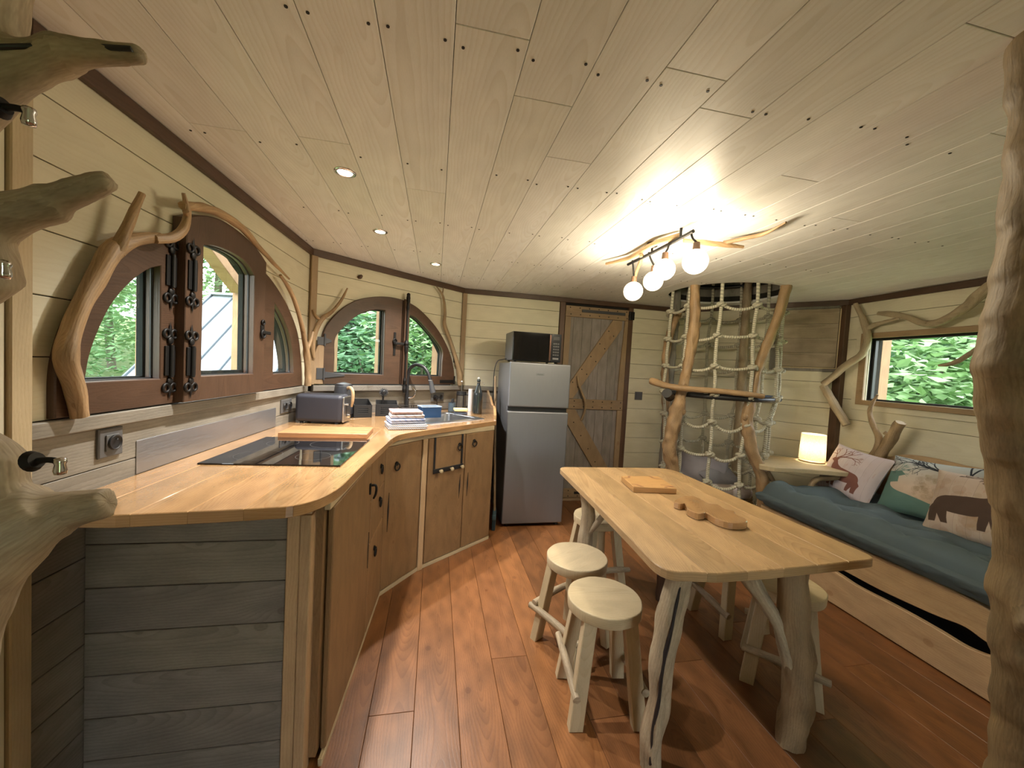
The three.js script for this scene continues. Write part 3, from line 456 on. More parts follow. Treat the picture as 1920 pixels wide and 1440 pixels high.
// ================================================================ KITCHEN
const CT = 0.97, f1 = W.w1, f2w = W.w2;
{ // worktop: oak boards following both walls
  const o = thing('kitchen_worktop', 'long glossy oak worktop with a curving front edge under the arched windows', 'worktop');
  const rim = smooth([[-1.013, -0.985], [-0.831, -1.04], [-0.689, -1.086], [-0.625, -1.113], [-0.586, -1.17], [-0.57, -1.249], [-0.571, -1.333], [-0.593, -1.496], [-0.619, -1.73], [-0.649, -2.015], [-0.668, -2.20], [-0.662, -2.30], [-0.635, -2.375]], 4);
  const end = [[-0.516, -2.565], [-0.11, -3.136], [-0.235, -4.005], [-0.545, -3.94]];
  const wallOff = f1.at(W.w1.L - 0.004, 0, 0.004), nearOff = f1.at(0.004, 0, 0.002);
  const s1 = [[nearOff[0], nearOff[2]], ...rim, [wallOff[0], wallOff[2]]], s2 = [[wallOff[0], wallOff[2]], [-0.635, -2.375], ...end];
  const inF = (f, org) => ([x, z]) => [(x - org[0]) * f.dx + (z - org[1]) * f.dz, (x - org[0]) * -f.dz + (z - org[1]) * f.dx];
  const clipLine = (poly, axis, lim, keepBelow) => { const out = []; for (let i = 0; i < poly.length; i++) { const p = poly[i], q = poly[(i + 1) % poly.length], a = keepBelow ? lim - p[axis] : p[axis] - lim, b = keepBelow ? lim - q[axis] : q[axis] - lim; if (a >= 0) out.push(p); if (a * b < 0) { const t = a / (a - b); out.push([p[0] + (q[0] - p[0]) * t, p[1] + (q[1] - p[1]) * t]); } } return out; };
  const lay = (f, org, poly, strips) => {
    const loc = poly.map(inF(f, org));
    for (const [a, b, c, d] of strips) {
      let r = clipLine(clipLine(loc, 1, a + 0.0004, false), 1, b - 0.0004, true); if (c !== undefined) r = clipLine(r, 0, c, false); if (d !== undefined) r = clipLine(r, 0, d, true);
      r = r.filter((p, i) => { const q = r[(i + 1) % r.length]; return Math.hypot(p[0] - q[0], p[1] - q[1]) > 0.003; });
      if (r.length < 3 || Math.abs(area(r)) < 0.0008) continue; r = r.map(([s, n]) => [s, -n]); if (area(r) < 0) r.reverse();
      const g = grain(slab(r, 0.036, 0.0022), 'x').rotateX(-Math.PI / 2); g.rotateY(f.turn); g.translate(org[0], CT - 0.036, org[1]); add(o, 'board', g, pick(M.counter));
    }
  };
  lay(f1, PT.F, s1, [[-0.05, 0.12], [0.12, 0.245], [0.245, 0.37], [0.37, 0.50], [0.50, 0.62], [0.62, 1.4]]);
  lay(f2w, PT.A, s2, [[-0.05, 0.13], [0.13, 0.27], [0.27, 0.75, undefined, 0.52], [0.27, 0.75, 1.13, undefined], [0.75, 1.2]]);
}
{ // sink let into the worktop
  const c = f2w.at(0.825, CT, 0.51), o = thing('kitchen_sink', 'stainless steel inset kitchen sink below the smaller arched window', 'sink', c, f2w.turn), w = 0.62, d = 0.49;
  const rr4 = (x, y, r) => { const p = []; for (const [sx, sy, a0] of [[1, -1, -90], [1, 1, 0], [-1, 1, 90], [-1, -1, 180]]) for (let i = 0; i <= 5; i++) { const a = (a0 + i * 18) * Math.PI / 180; p.push([sx * (x - r) + r * Math.cos(a), sy * (y - r) + r * Math.sin(a)]); } return p; };
  add(o, 'rim', mv(slab(rr4(w / 2, d / 2, 0.03), 0.006, 0.0015, [rr4(0.255, 0.19, 0.05).reverse()]).rotateX(-Math.PI / 2), 0, 0.0, 0), M.steel);
  const ring = rr4(0.255, 0.19, 0.05), low = rr4(0.235, 0.17, 0.06), pos = [], N = ring.length; for (let i = 0; i < N; i++) { const j = (i + 1) % N, a = [ring[i][0], 0, -ring[i][1]], b = [ring[j][0], 0, -ring[j][1]], c2 = [low[i][0], -0.16, -low[i][1]], d2 = [low[j][0], -0.16, -low[j][1]]; pos.push(...a, ...b, ...c2, ...b, ...d2, ...c2, ...c2, ...d2, 0, -0.17, 0); }
  const g = new THREE.BufferGeometry(); g.setAttribute('position', new THREE.Float32BufferAttribute(pos, 3)); g.computeVertexNormals(); add(o, 'basin', plain(g), M.steel);
  add(o, 'drain', mv(cyl(0.03, 0.03, 0.006, 20), 0, -0.168, 0), M.chrome);
}
{ // tap
  const o = thing('kitchen_tap', 'tall matt black gooseneck tap with a spray head by the sink', 'tap', [-0.93, CT, -3.42]);
  add(o, 'body', merge([cyl(0.026, 0.024, 0.012, 20), cyl(0.021, 0.018, 0.16, 20)]), M.black);
  add(o, 'neck', limb([[0, 0.14, 0, 0.016], [0, 0.30, 0, 0.015], [0.02, 0.385, 0.01, 0.015], [0.075, 0.42, 0.03, 0.015], [0.15, 0.405, 0.06, 0.015], [0.20, 0.35, 0.08, 0.015], [0.222, 0.29, 0.09, 0.015]], { rough: 0, k: 14 }), M.black);
  add(o, 'spray_head', limb([[0.222, 0.295, 0.09, 0.018], [0.235, 0.25, 0.095, 0.020], [0.252, 0.185, 0.10, 0.025]], { rough: 0, k: 16 }), M.grub); add(o, 'collar', mv(new THREE.TorusGeometry(0.018, 0.003, 6, 18).rotateX(1.5), 0.223, 0.292, 0.09), M.chrome);
  add(o, 'lever', limb([[0.02, 0.12, 0, 0.009], [0.06, 0.135, 0.005, 0.007], [0.075, 0.19, 0.01, 0.006], [0.05, 0.215, 0.01, 0.007]], { rough: 0, k: 10 }), M.chrome);
}
// ---------------------------------------------------------------- base units
const c1 = frame(-0.602, -1.268, -0.741, -2.248), c2 = frame(-0.741, -2.248, -0.583, -2.568), c3 = frame(-0.583, -2.568, -0.135, -3.11);
function ringPull(parent, s, y) { const h = add(parent, 'ring_pull', merge([mv(cyl(0.013, 0.013, 0.006, 14).rotateX(Math.PI / 2), s, y + 0.012, 0.021), mv(new THREE.SphereGeometry(0.007, 10, 8), s, y + 0.014, 0.03), mv(new THREE.TorusGeometry(0.021, 0.0042, 8, 22), s, y - 0.008, 0.030)]), M.iron); return h; }
function slot(parent, s, y0, y1) { const g = slab([[s - 0.002, y0], [s + 0.007, (y0 + y1) / 2], [s + 0.003, y1], [s - 0.006, (y0 + y1) / 2 + 0.01]], 0.003, 0.0003); add(parent, 'carved_slot', mv(g, 0, 0, 0.0195), M.black); }
function front(parent, name, s0, y0, s1, y1, axis = 'y') { return add(parent, name, grain(slab(rect(s0, y0, s1, y1), 0.02, 0.0035), axis), pick(M.cab)); }
function carcass(o, L, depth, y1 = 0.925, skewL = 0, skewR = 0) { add(o, 'carcass', grain(mv(slab([[0.004 + 0, 0.0], [L - 0.004, 0], [L - 0.004 - skewR, depth], [0.004 + skewL, depth]].map(([x, y]) => [x, y]), y1 - 0.03, 0.001).rotateX(-Math.PI / 2), 0, 0.03, -0.004), 'y'), M.cab[0]); }
function rail(o, L) { add(o, 'top_rail', mv(grain(bar(L, 0.033, 0.02, 0.002), 'x'), L / 2, 0.900, 0.008), M.pale[0]); add(o, 'plinth_strip', mv(grain(bar(L, 0.026, 0.014, 0.002), 'x'), L / 2, 0.0, 0.012), M.pale[1]); }
{
  let o = thing('base_cabinet', 'wide brown wooden base cabinet with one big door at the near end of the worktop', 'cabinet', c1.at(0, 0, 0), c1.turn);
  carcass(o, 0.62, 0.5); rail(o, 0.62); let d = front(o, 'door', 0.035, 0.03, 0.615, 0.897); add(d, 'latch_pull', merge([mv(rbox(0.016, 0.055, 0.008, 0.003), 0.585, 0.755, 0.024), limb([[0.585, 0.80, 0.028, 0.006], [0.585, 0.80, 0.048, 0.006], [0.585, 0.76, 0.05, 0.006], [0.585, 0.735, 0.04, 0.005]], { rough: 0, k: 8, step: 0.01 })]), M.iron); slot(d, 0.60, 0.38, 0.56);
  o = thing('drawer_unit', 'narrow brown drawer unit with iron pulls, right of the big cabinet door', 'drawer unit', c1.at(0.624, 0, 0), c1.turn);
  carcass(o, 0.361, 0.45); rail(o, 0.361);
  for (const [y0, y1, s, y] of [[0.705, 0.897, 0.22, 0.815], [0.49, 0.70, 0.22, 0.63], [0.03, 0.485, 0.12, 0.40]]) { d = front(o, 'drawer', 0.004, y0, 0.355, y1, 'y'); ringPull(d, s, y); }
  o = thing('base_cabinet', 'narrow brown wooden base cabinet with one door and an iron ring, at the worktop bend', 'cabinet', c2.at(0, 0, 0), c2.turn);
  carcass(o, 0.357, 0.33, 0.925, 0.14, 0.0); rail(o, 0.357); d = front(o, 'door', 0.006, 0.03, 0.335, 0.897); ringPull(d, 0.10, 0.775); slot(d, 0.045, 0.38, 0.62);
  o = thing('base_cabinet', 'brown wooden base cabinet with two ring-pull doors below the sink', 'cabinet', c3.at(0, 0, 0), c3.turn);
  carcass(o, 0.703, 0.45, 0.80, 0.0, 0.0); rail(o, 0.703); add(o, 'stile', mv(grain(bar(0.04, 0.90, 0.03, 0.003), 'y'), 0.012, 0.0, 0.012), M.pine[1]); add(o, 'side_panel', grain(mv(rbox(0.012, 0.89, 0.44, 0.002, 1), 0.697, 0.03, -0.225), 'y'), M.cab[1]);
  d = front(o, 'door', 0.045, 0.03, 0.385, 0.897); ringPull(d, 0.325, 0.815); slot(d, 0.345, 0.42, 0.60); d = front(o, 'door', 0.392, 0.03, 0.70, 0.897); ringPull(d, 0.475, 0.825); slot(d, 0.425, 0.42, 0.60);
  // over-door rack with three wooden knobs
  o = thing('over_door_rack', 'black over-door hook rack with three pale wooden knobs on the left sink door', 'hook rack', c3.at(0.225, 0.66, 0.020), c3.turn);
  const st = []; for (const x of [-0.13, 0.125]) { st.push(mv(rbox(0.016, 0.24, 0.003, 0.001, 1), x, 0, 0.004), mv(rbox(0.016, 0.003, 0.025, 0.001, 1), x, 0.2385, -0.008)); } add(o, 'strap', st[0], M.black); add(o, 'strap', merge([st[2]]), M.black); add(o, 'top_hook', merge([st[1], st[3]]), M.black).userData.kind = 'stuff';
  add(o, 'rack_bar', mv(rbox(0.28, 0.032, 0.006, 0.002, 1), 0, -0.01, 0.008), M.black);
  for (const x of [-0.085, 0.015, 0.115]) add(o, 'knob', plain(new THREE.LatheGeometry([[0, 0.028], [0.010, 0.027], [0.015, 0.02], [0.012, 0.012], [0.006, 0.006], [0.006, 0]].map((p) => new THREE.Vector2(...p)), 16).rotateX(Math.PI / 2).translate(x, 0.004, 0.011)), M.pale[2]);
}
{ // panelled end of the counter, facing the doorway
  const a = f1.at(0.19, 0, 0.003), e = frame(a[0], a[2], -0.628, -1.262), o = thing('counter_end_panel', 'grey horizontal board panel with a pale post closing the near end of the worktop', 'panel', a, e.turn);
  const ys = [0.0, 0.13, 0.265, 0.40, 0.535, 0.675, 0.81, 0.90];
  for (let i = 0; i + 1 < ys.length; i++) add(o, 'board', grain(slab(rect(0.0, ys[i] + 0.0015, e.L - 0.075, ys[i + 1] - 0.0015), 0.018, 0.0015), 'x'), pick(M.grey));
  add(o, 'rail', mv(grain(bar(e.L - 0.01, 0.033, 0.045, 0.002), 'x'), e.L / 2, 0.90, 0.012), M.pine[0]);
  add(o, 'post', mv(grain(bar(0.04, 0.90, 0.05, 0.003), 'y'), e.L - 0.055, 0, 0.014), M.pine[1]); add(o, 'post', mv(grain(bar(0.034, 0.90, 0.062, 0.003), 'y'), e.L - 0.017, 0, 0.016), M.pine[2]);
  add(o, 'screw', mv(new THREE.SphereGeometry(0.005, 8, 6).scale(1, 1, 0.5), e.L - 0.10, 0.917, 0.0345), M.chrome);
}
// ---------------------------------------------------------------- sockets, splash plate, switch
function socketPlate(name, label, cat, f, s, y, n, holes, w, h) {
  const o = thing(name, label, cat, f.at(s, y, n), f.turn), mt = std(0.10, 0.10, 0.102, 0.45);
  add(o, 'plate', mv(slab(rect(-w / 2, -h / 2, w / 2, h / 2), 0.010, 0.003), 0, 0, 0), mt); add(o, 'cover', mv(slab(rect(-w / 2 + 0.02, -h / 2 + 0.02, w / 2 - 0.02, h / 2 - 0.02), 0.004, 0.001), 0, 0, 0.0105), mt);
  for (const x of holes) { const k = add(o, 'outlet', plain(new THREE.LatheGeometry([[0.0, 0.002], [0.019, 0.002], [0.0205, 0.006], [0.023, 0.006], [0.0235, 0]].map((p) => new THREE.Vector2(...p)), 24).rotateX(Math.PI / 2).translate(x, 0, 0.0147)), M.black); add(k, 'pin', mv(cyl(0.003, 0.003, 0.008, 8).rotateX(Math.PI / 2), x, 0.010, 0.016), M.chrome); }
  return o;
}
socketPlate('power_socket', 'single grey wall socket at the near end of the worktop', 'socket', f1, 0.25, 1.105, 0.0, [0.004], 0.086, 0.09);
socketPlate('power_socket', 'grey double wall socket in the corner behind the toaster', 'socket', f1, 1.53, 1.085, 0.0, [-0.034, 0.034], 0.15, 0.085);
socketPlate('power_socket', 'grey double wall socket with a black plug, right of the tap', 'socket', f2w, 1.212, 1.085, 0.0, [-0.036, 0.036], 0.155, 0.085);
{
  const o = thing('power_plug', 'black plug and cable in the wall socket right of the tap', 'plug', f2w.at(1.176, 1.085, 0.022), f2w.turn);
  add(o, 'plug_body', merge([mv(cyl(0.019, 0.017, 0.03, 18).rotateX(Math.PI / 2), 0, 0, 0)]), M.black); add(o, 'cable', limb([[0, -0.012, 0.022, 0.005], [0.004, -0.05, 0.02, 0.004], [0.02, -0.09, 0.01, 0.004], [0.03, -0.108, 0.03, 0.004], [0.10, -0.110, 0.06, 0.004], [0.16, -0.110, 0.05, 0.004]], { rough: 0, k: 8 }), M.black);
}
{ const o = thing('splash_plate', 'brushed steel splash plate on the wall behind the hob', 'splashback', f1.at(0.876, CT, 0.001), f1.turn);
  const t = tex(512, 128, (x, y, c) => { c[0] = c[1] = c[2] = 0.44 + 0.08 * n2(x / 160, y / 1.5) + 0.04 * n2(x / 30, y / 3); }, false); t.repeat.set(1, 4);
  add(o, 'sheet', mv(grain(slab(rect(-0.519, 0.002, 0.519, 0.118), 0.002, 0.0005), 'x'), 0, 0, 0), new THREE.MeshPhysicalMaterial({ color: new THREE.Color(0.40, 0.42, 0.46), metalness: 0.9, roughness: 1, roughnessMap: t })); }
{ const o = thing('light_switch', 'dark grey square light switch on the cream wall right of the door', 'switch', W.w3.at(2.0, 1.175, 0), W.w3.turn); add(o, 'plate', slab(rect(-0.045, -0.045, 0.045, 0.045), 0.009, 0.003), std(0.09, 0.09, 0.10, 0.5)); add(o, 'rocker', mv(slab(rect(-0.030, -0.030, 0.030, 0.030), 0.004, 0.001), 0, 0, 0.0095), std(0.085, 0.085, 0.095, 0.4)); }
{ // peg on the wall above the small window
  const o = thing('wall_peg', 'tiny dark wooden peg on the wall above the smaller arched window', 'peg', W.w2.at(0.367, 2.06, 0.0), W.w2.turn); add(o, 'knob', limb([[0, 0, 0, 0.012], [0.004, 0.004, 0.02, 0.016], [0.008, 0.012, 0.036, 0.010]], { step: 0.006 }), M.dark[0]); }
// ---------------------------------------------------------------- on the worktop
const onTop = (name, label, cat, x, z, turn = 0, g, y = CT + 0.0005) => thing(name, label, cat, [x, y, z], turn, g);
{
  const o = thing('induction_hob', 'black glass induction hob set flat into the oak worktop', 'hob', f1.at(0.775, CT + 0.0005, 0.368), f1.turn);
  add(o, 'glass_top', mv(slab(rect(-0.275, -0.262, 0.275, 0.262), 0.006, 0.0015).rotateX(-Math.PI / 2), 0, 0, 0), std(0.006, 0.006, 0.007, 0.04, 0, { clearcoat: 0.4, clearcoatRoughness: 0.02 }));
  const ln = std(0.09, 0.09, 0.09, 0.4); for (const [x, z, r] of [[-0.13, -0.11, 0.09], [0.13, -0.12, 0.07], [-0.13, 0.11, 0.07], [0.13, 0.10, 0.09]]) add(o, 'cooking_ring', mv(new THREE.RingGeometry(r - 0.0012, r, 48).rotateX(-Math.PI / 2), x, 0.0064, z), ln);
}
{ const o = thing('chopping_board', 'rectangular wooden chopping board lying between the hob and the toaster', 'chopping board', f1.at(1.19, CT + 0.0005, 0.375), f1.turn + 0.06); for (const [i, a, b] of [[0, -0.115, -0.04], [1, -0.039, 0.04], [2, 0.041, 0.115]]) add(o, 'strip', grain(mv(slab(rect(a, -0.225, b, 0.225), 0.028, 0.003).rotateX(-Math.PI / 2), 0, 0, 0), 'z'), std(0.98, 0.74, 0.66, 0.4, 0, { map: M.table[i].map })); }
{ // toaster
  const o = onTop('toaster', 'dark grey toaster with a brushed steel end beside the chopping board', 'toaster', -1.265, -2.605, 0.10), gm = std(0.03, 0.032, 0.046, 0.5);
  add(o, 'body', mv(rbox(0.30, 0.185, 0.17, 0.028, 4), -0.01, 0.008, 0), gm);
  for (const z of [-0.035, 0.035]) add(o, 'bread_slot', mv(rbox(0.24, 0.004, 0.026, 0.0018, 1), -0.01, 0.1915, z), M.black);
  add(o, 'end_plate', mv(rbox(0.014, 0.17, 0.145, 0.006, 2), 0.144, 0.012, 0), M.steel); const l = add(o, 'lever', mv(rbox(0.022, 0.010, 0.035, 0.004), 0.158, 0.125, 0.02), M.chrome); add(o, 'lever_slot', mv(rbox(0.003, 0.09, 0.006, 0.001, 1), 0.1515, 0.045, 0.02), M.black); add(o, 'dial', mv(cyl(0.014, 0.012, 0.012, 18).rotateZ(-Math.PI / 2), 0.151, 0.045, -0.02), M.chrome);
  for (const [x, z] of [[-0.12, -0.06], [-0.12, 0.06], [0.10, -0.06], [0.10, 0.06]]) add(o, 'foot', mv(cyl(0.012, 0.010, 0.009, 12), x, 0, z), M.black);
}
{ // kettle
  const o = onTop('kettle', 'dark grey kettle with a pale wooden handle standing behind the toaster', 'kettle', -1.262, -2.885, -0.35), gm = std(0.04, 0.042, 0.052, 0.4);
  add(o, 'base', cyl(0.078, 0.076, 0.02, 28), M.black); add(o, 'body', plain(new THREE.LatheGeometry([[0, 0.02], [0.076, 0.021], [0.078, 0.03], [0.072, 0.14], [0.062, 0.225], [0.060, 0.24], [0.055, 0.243]].map((p) => new THREE.Vector2(...p)), 36)), gm); add(o, 'lid', plain(new THREE.LatheGeometry([[0, 0.262], [0.012, 0.261], [0.050, 0.250], [0.058, 0.243], [0, 0.240]].map((p) => new THREE.Vector2(...p)), 32)), std(0.07, 0.072, 0.085, 0.35));
  add(o, 'handle', limb([[0.058, 0.222, 0.02, 0.011], [0.10, 0.226, 0.035, 0.012], [0.128, 0.20, 0.045, 0.012], [0.130, 0.14, 0.045, 0.011], [0.115, 0.09, 0.04, 0.009]], { rough: 0.02, k: 12, step: 0.015 }), M.pine[3]); add(o, 'spout', mv(new THREE.ConeGeometry(0.022, 0.06, 12).rotateZ(1.0), -0.07, 0.21, -0.02), gm);
}
function openBox(o, w, d, hF, hB, mat, slits) { const t = 0.004, side = (x) => mv(slab([[-d / 2, 0], [d / 2, 0], [d / 2, hF], [-d / 2, hB]], t, 0.0008).rotateY(-Math.PI / 2), x, 0, 0); // z front = +
  add(o, 'side', side(-w / 2 + t), mat); add(o, 'side', side(w / 2), mat); add(o, 'back_panel', mv(rbox(w, hB, t, 0.001, 1), 0, 0, -d / 2), mat); add(o, 'floor_panel', mv(rbox(w, t, d, 0.001, 1), 0, 0, 0), mat);
  const holes = slits.map((y) => rect(-w * 0.28, y, w * 0.28, y + 0.006).reverse()); add(o, 'front_panel', mv(slab(rect(-w / 2, 0, w / 2, hF), t, 0.0006, holes), 0, 0, d / 2 - t / 2), mat); }
{ const o = onTop('utensil_box', 'black sloping metal holder box left of the box with the washing-up brush', 'holder', -1.155, -2.965, 0.55); openBox(o, 0.13, 0.15, 0.095, 0.13, std(0.01, 0.01, 0.011, 0.75), [0.035, 0.05, 0.065]); }
{ const o = onTop('utensil_box', 'black metal holder box with a washing-up brush standing in it', 'holder', -1.005, -3.10, 0.35); openBox(o, 0.165, 0.12, 0.095, 0.118, std(0.014, 0.014, 0.016, 0.75), [0.02, 0.035, 0.05, 0.065]); }
{ const o = onTop('washing_up_brush', 'dark round-headed washing-up brush standing in the black box', 'brush', -1.02, -3.10, 0, undefined, CT + 0.006); add(o, 'handle', limb([[-0.02, 0, 0.02, 0.006], [-0.012, 0.08, 0.015, 0.007], [-0.01, 0.16, 0.012, 0.009]], { rough: 0, k: 10 }), M.black); const b = []; for (let i = 0; i < 90; i++) { const a = i * 2.4, h = 1 - 2 * (i + 0.5) / 90, r = Math.sqrt(1 - h * h); b.push(mv(cyl(0.002, 0.0012, 0.016, 4).applyQuaternion(new THREE.Quaternion().setFromUnitVectors(V(0, 1, 0), V(r * Math.cos(a), h, r * Math.sin(a)))), -0.008 + 0.022 * r * Math.cos(a), 0.18 + 0.022 * h, 0.01 + 0.022 * r * Math.sin(a))); } add(o, 'head', mv(new THREE.SphereGeometry(0.024, 16, 12), -0.008, 0.18, 0.01), M.black); add(o, 'bristles', merge(b), M.grub).userData.kind = 'stuff'; }
{ // dish rack
  const o = onTop('dish_rack', 'black wire dish rack standing on the draining side of the sink', 'dish rack', -0.845, -3.235, 0.62, undefined, CT + 0.006), w = [];
  const rod = (a, b, r = 0.0022) => limb([[...a, r], [...b, r]], { rough: 0, k: 6, n: 6 }); const X = 0.11, Z = 0.085;
  add(o, 'frame', merge([rod([-X, 0.06, -Z], [X, 0.06, -Z], 0.003), rod([-X, 0.06, Z], [X, 0.06, Z], 0.003), rod([-X, 0.06, -Z], [-X, 0.06, Z], 0.003), rod([X, 0.06, -Z], [X, 0.06, Z], 0.003), ...[[-X, -Z], [X, -Z], [-X, Z], [X, Z]].map(([a, b]) => rod([a, 0.002, b], [a, 0.062, b], 0.003)), rod([-X, 0.004, -Z], [X, 0.004, -Z], 0.003), rod([-X, 0.004, Z], [X, 0.004, Z], 0.003)]), M.black);
  for (let i = 0; i <= 10; i++) { const x = -X + i * 2 * X / 10; w.push(limb([[x, 0.062, -Z, 0.0022], [x, 0.004, -Z, 0.0022], [x, 0.004, Z, 0.0022], [x, 0.062, Z, 0.0022]], { rough: 0, k: 6, n: 12 }), limb([[x, 0.004, 0, 0.0022], [x, 0.075, 0.01, 0.0022]], { rough: 0, k: 6, n: 6 })); } add(o, 'wires', merge(w), M.black).userData.kind = 'stuff';
}
{ const o = onTop('storage_tub', 'blue translucent plastic tub beside the dish rack behind the folded towels', 'tub', -0.655, -3.10, 0.62, undefined, CT + 0.006), bm = std(0.03, 0.09, 0.22, 0.25, 0, { transmission: 0.3, thickness: 0 }); const sh = new THREE.Shape([[-0.08, -0.05], [0.08, -0.05], [0.08, 0.05], [-0.08, 0.05]].map((p) => new THREE.Vector2(...p))); sh.holes.push(new THREE.Path([[-0.075, -0.045], [-0.075, 0.045], [0.075, 0.045], [0.075, -0.045]].map((p) => new THREE.Vector2(...p)))); add(o, 'wall_shell', plain(new THREE.ExtrudeGeometry(sh, { depth: 0.085, bevelEnabled: false }).rotateX(-Math.PI / 2)), bm); add(o, 'rim', plain(new THREE.ExtrudeGeometry(sh, { depth: 0.006, bevelEnabled: true, bevelSize: 0.004, bevelThickness: 0.002, bevelSegments: 2 }).rotateX(-Math.PI / 2).translate(0, 0.084, 0)), std(0.35, 0.45, 0.6, 0.25)); add(o, 'bottom', mv(rbox(0.158, 0.004, 0.098, 0.002, 1), 0, 0, 0), bm); }
{ // folded tea towels
  const check = (a, b, c0, s) => { const t = tex(128, 128, (x, y, c) => { const k = ((x % s < s * 0.22) ? 1 : 0) + ((y % s < s * 0.22) ? 1 : 0), m = k === 2 ? b : k === 1 ? c0 : a; for (let i = 0; i < 3; i++) c[i] = m[i] * (0.95 + 0.05 * n2(x, y)); }); t.repeat.set(9, 9); return new THREE.MeshPhysicalMaterial({ map: t, roughness: 0.95, sheen: 0.3 }); };
  const fold = (w, d, h, layers) => { const l = []; for (let i = 0; i < layers; i++) { const hh = h / layers, g = rbox(w - rr(0, 0.012), hh * 0.98, d - rr(0, 0.012), hh * 0.48, 3); const p = g.attributes.position; for (let j = 0; j < p.count; j++) { const x = p.getX(j), z = p.getZ(j); p.setY(j, p.getY(j) + 0.003 * n2(x * 14 + i, z * 14) * (i / layers + 0.3)); p.setX(j, x + 0.003 * n2(z * 22, i * 3)); } g.computeVertexNormals(); mv(g, rr(-0.004, 0.004), i * hh, rr(-0.004, 0.004)); const q = plain(g), uv = q.attributes.uv, pp = q.attributes.position; for (let j = 0; j < pp.count; j++) uv.setXY(j, pp.getX(j) + pp.getY(j), pp.getZ(j) + pp.getY(j)); l.push(q); } return merge(l); };
  let y = CT + 0.001; const T = [['white tea towel with a fine grey check, bottom of the folded pile', 0.25, 0.20, 0.034, 3, check([0.62, 0.62, 0.66], [0.12, 0.12, 0.14], [0.36, 0.36, 0.40], 16), 0.45], ['pale blue folded tea towel in the middle of the pile', 0.235, 0.19, 0.03, 2, check([0.50, 0.56, 0.74], [0.25, 0.32, 0.6], [0.42, 0.48, 0.68], 40), 0.50], ['white folded tea towel with dark stripes, second from the top of the pile', 0.22, 0.175, 0.022, 2, check([0.66, 0.60, 0.58], [0.10, 0.06, 0.05], [0.5, 0.42, 0.40], 60), 0.40], ['pinkish folded tea towel on top of the pile', 0.20, 0.16, 0.02, 2, check([0.62, 0.47, 0.45], [0.30, 0.12, 0.10], [0.55, 0.38, 0.36], 64), 0.46]];
  for (const [l, w, d, h, n, m, a] of T) { const o = thing('tea_towel', l, 'towel', [-0.70, y, -2.575], a, 'folded tea towels'); add(o, 'folded_cloth', fold(w, d, h, n), m); y += h + 0.004; }
}
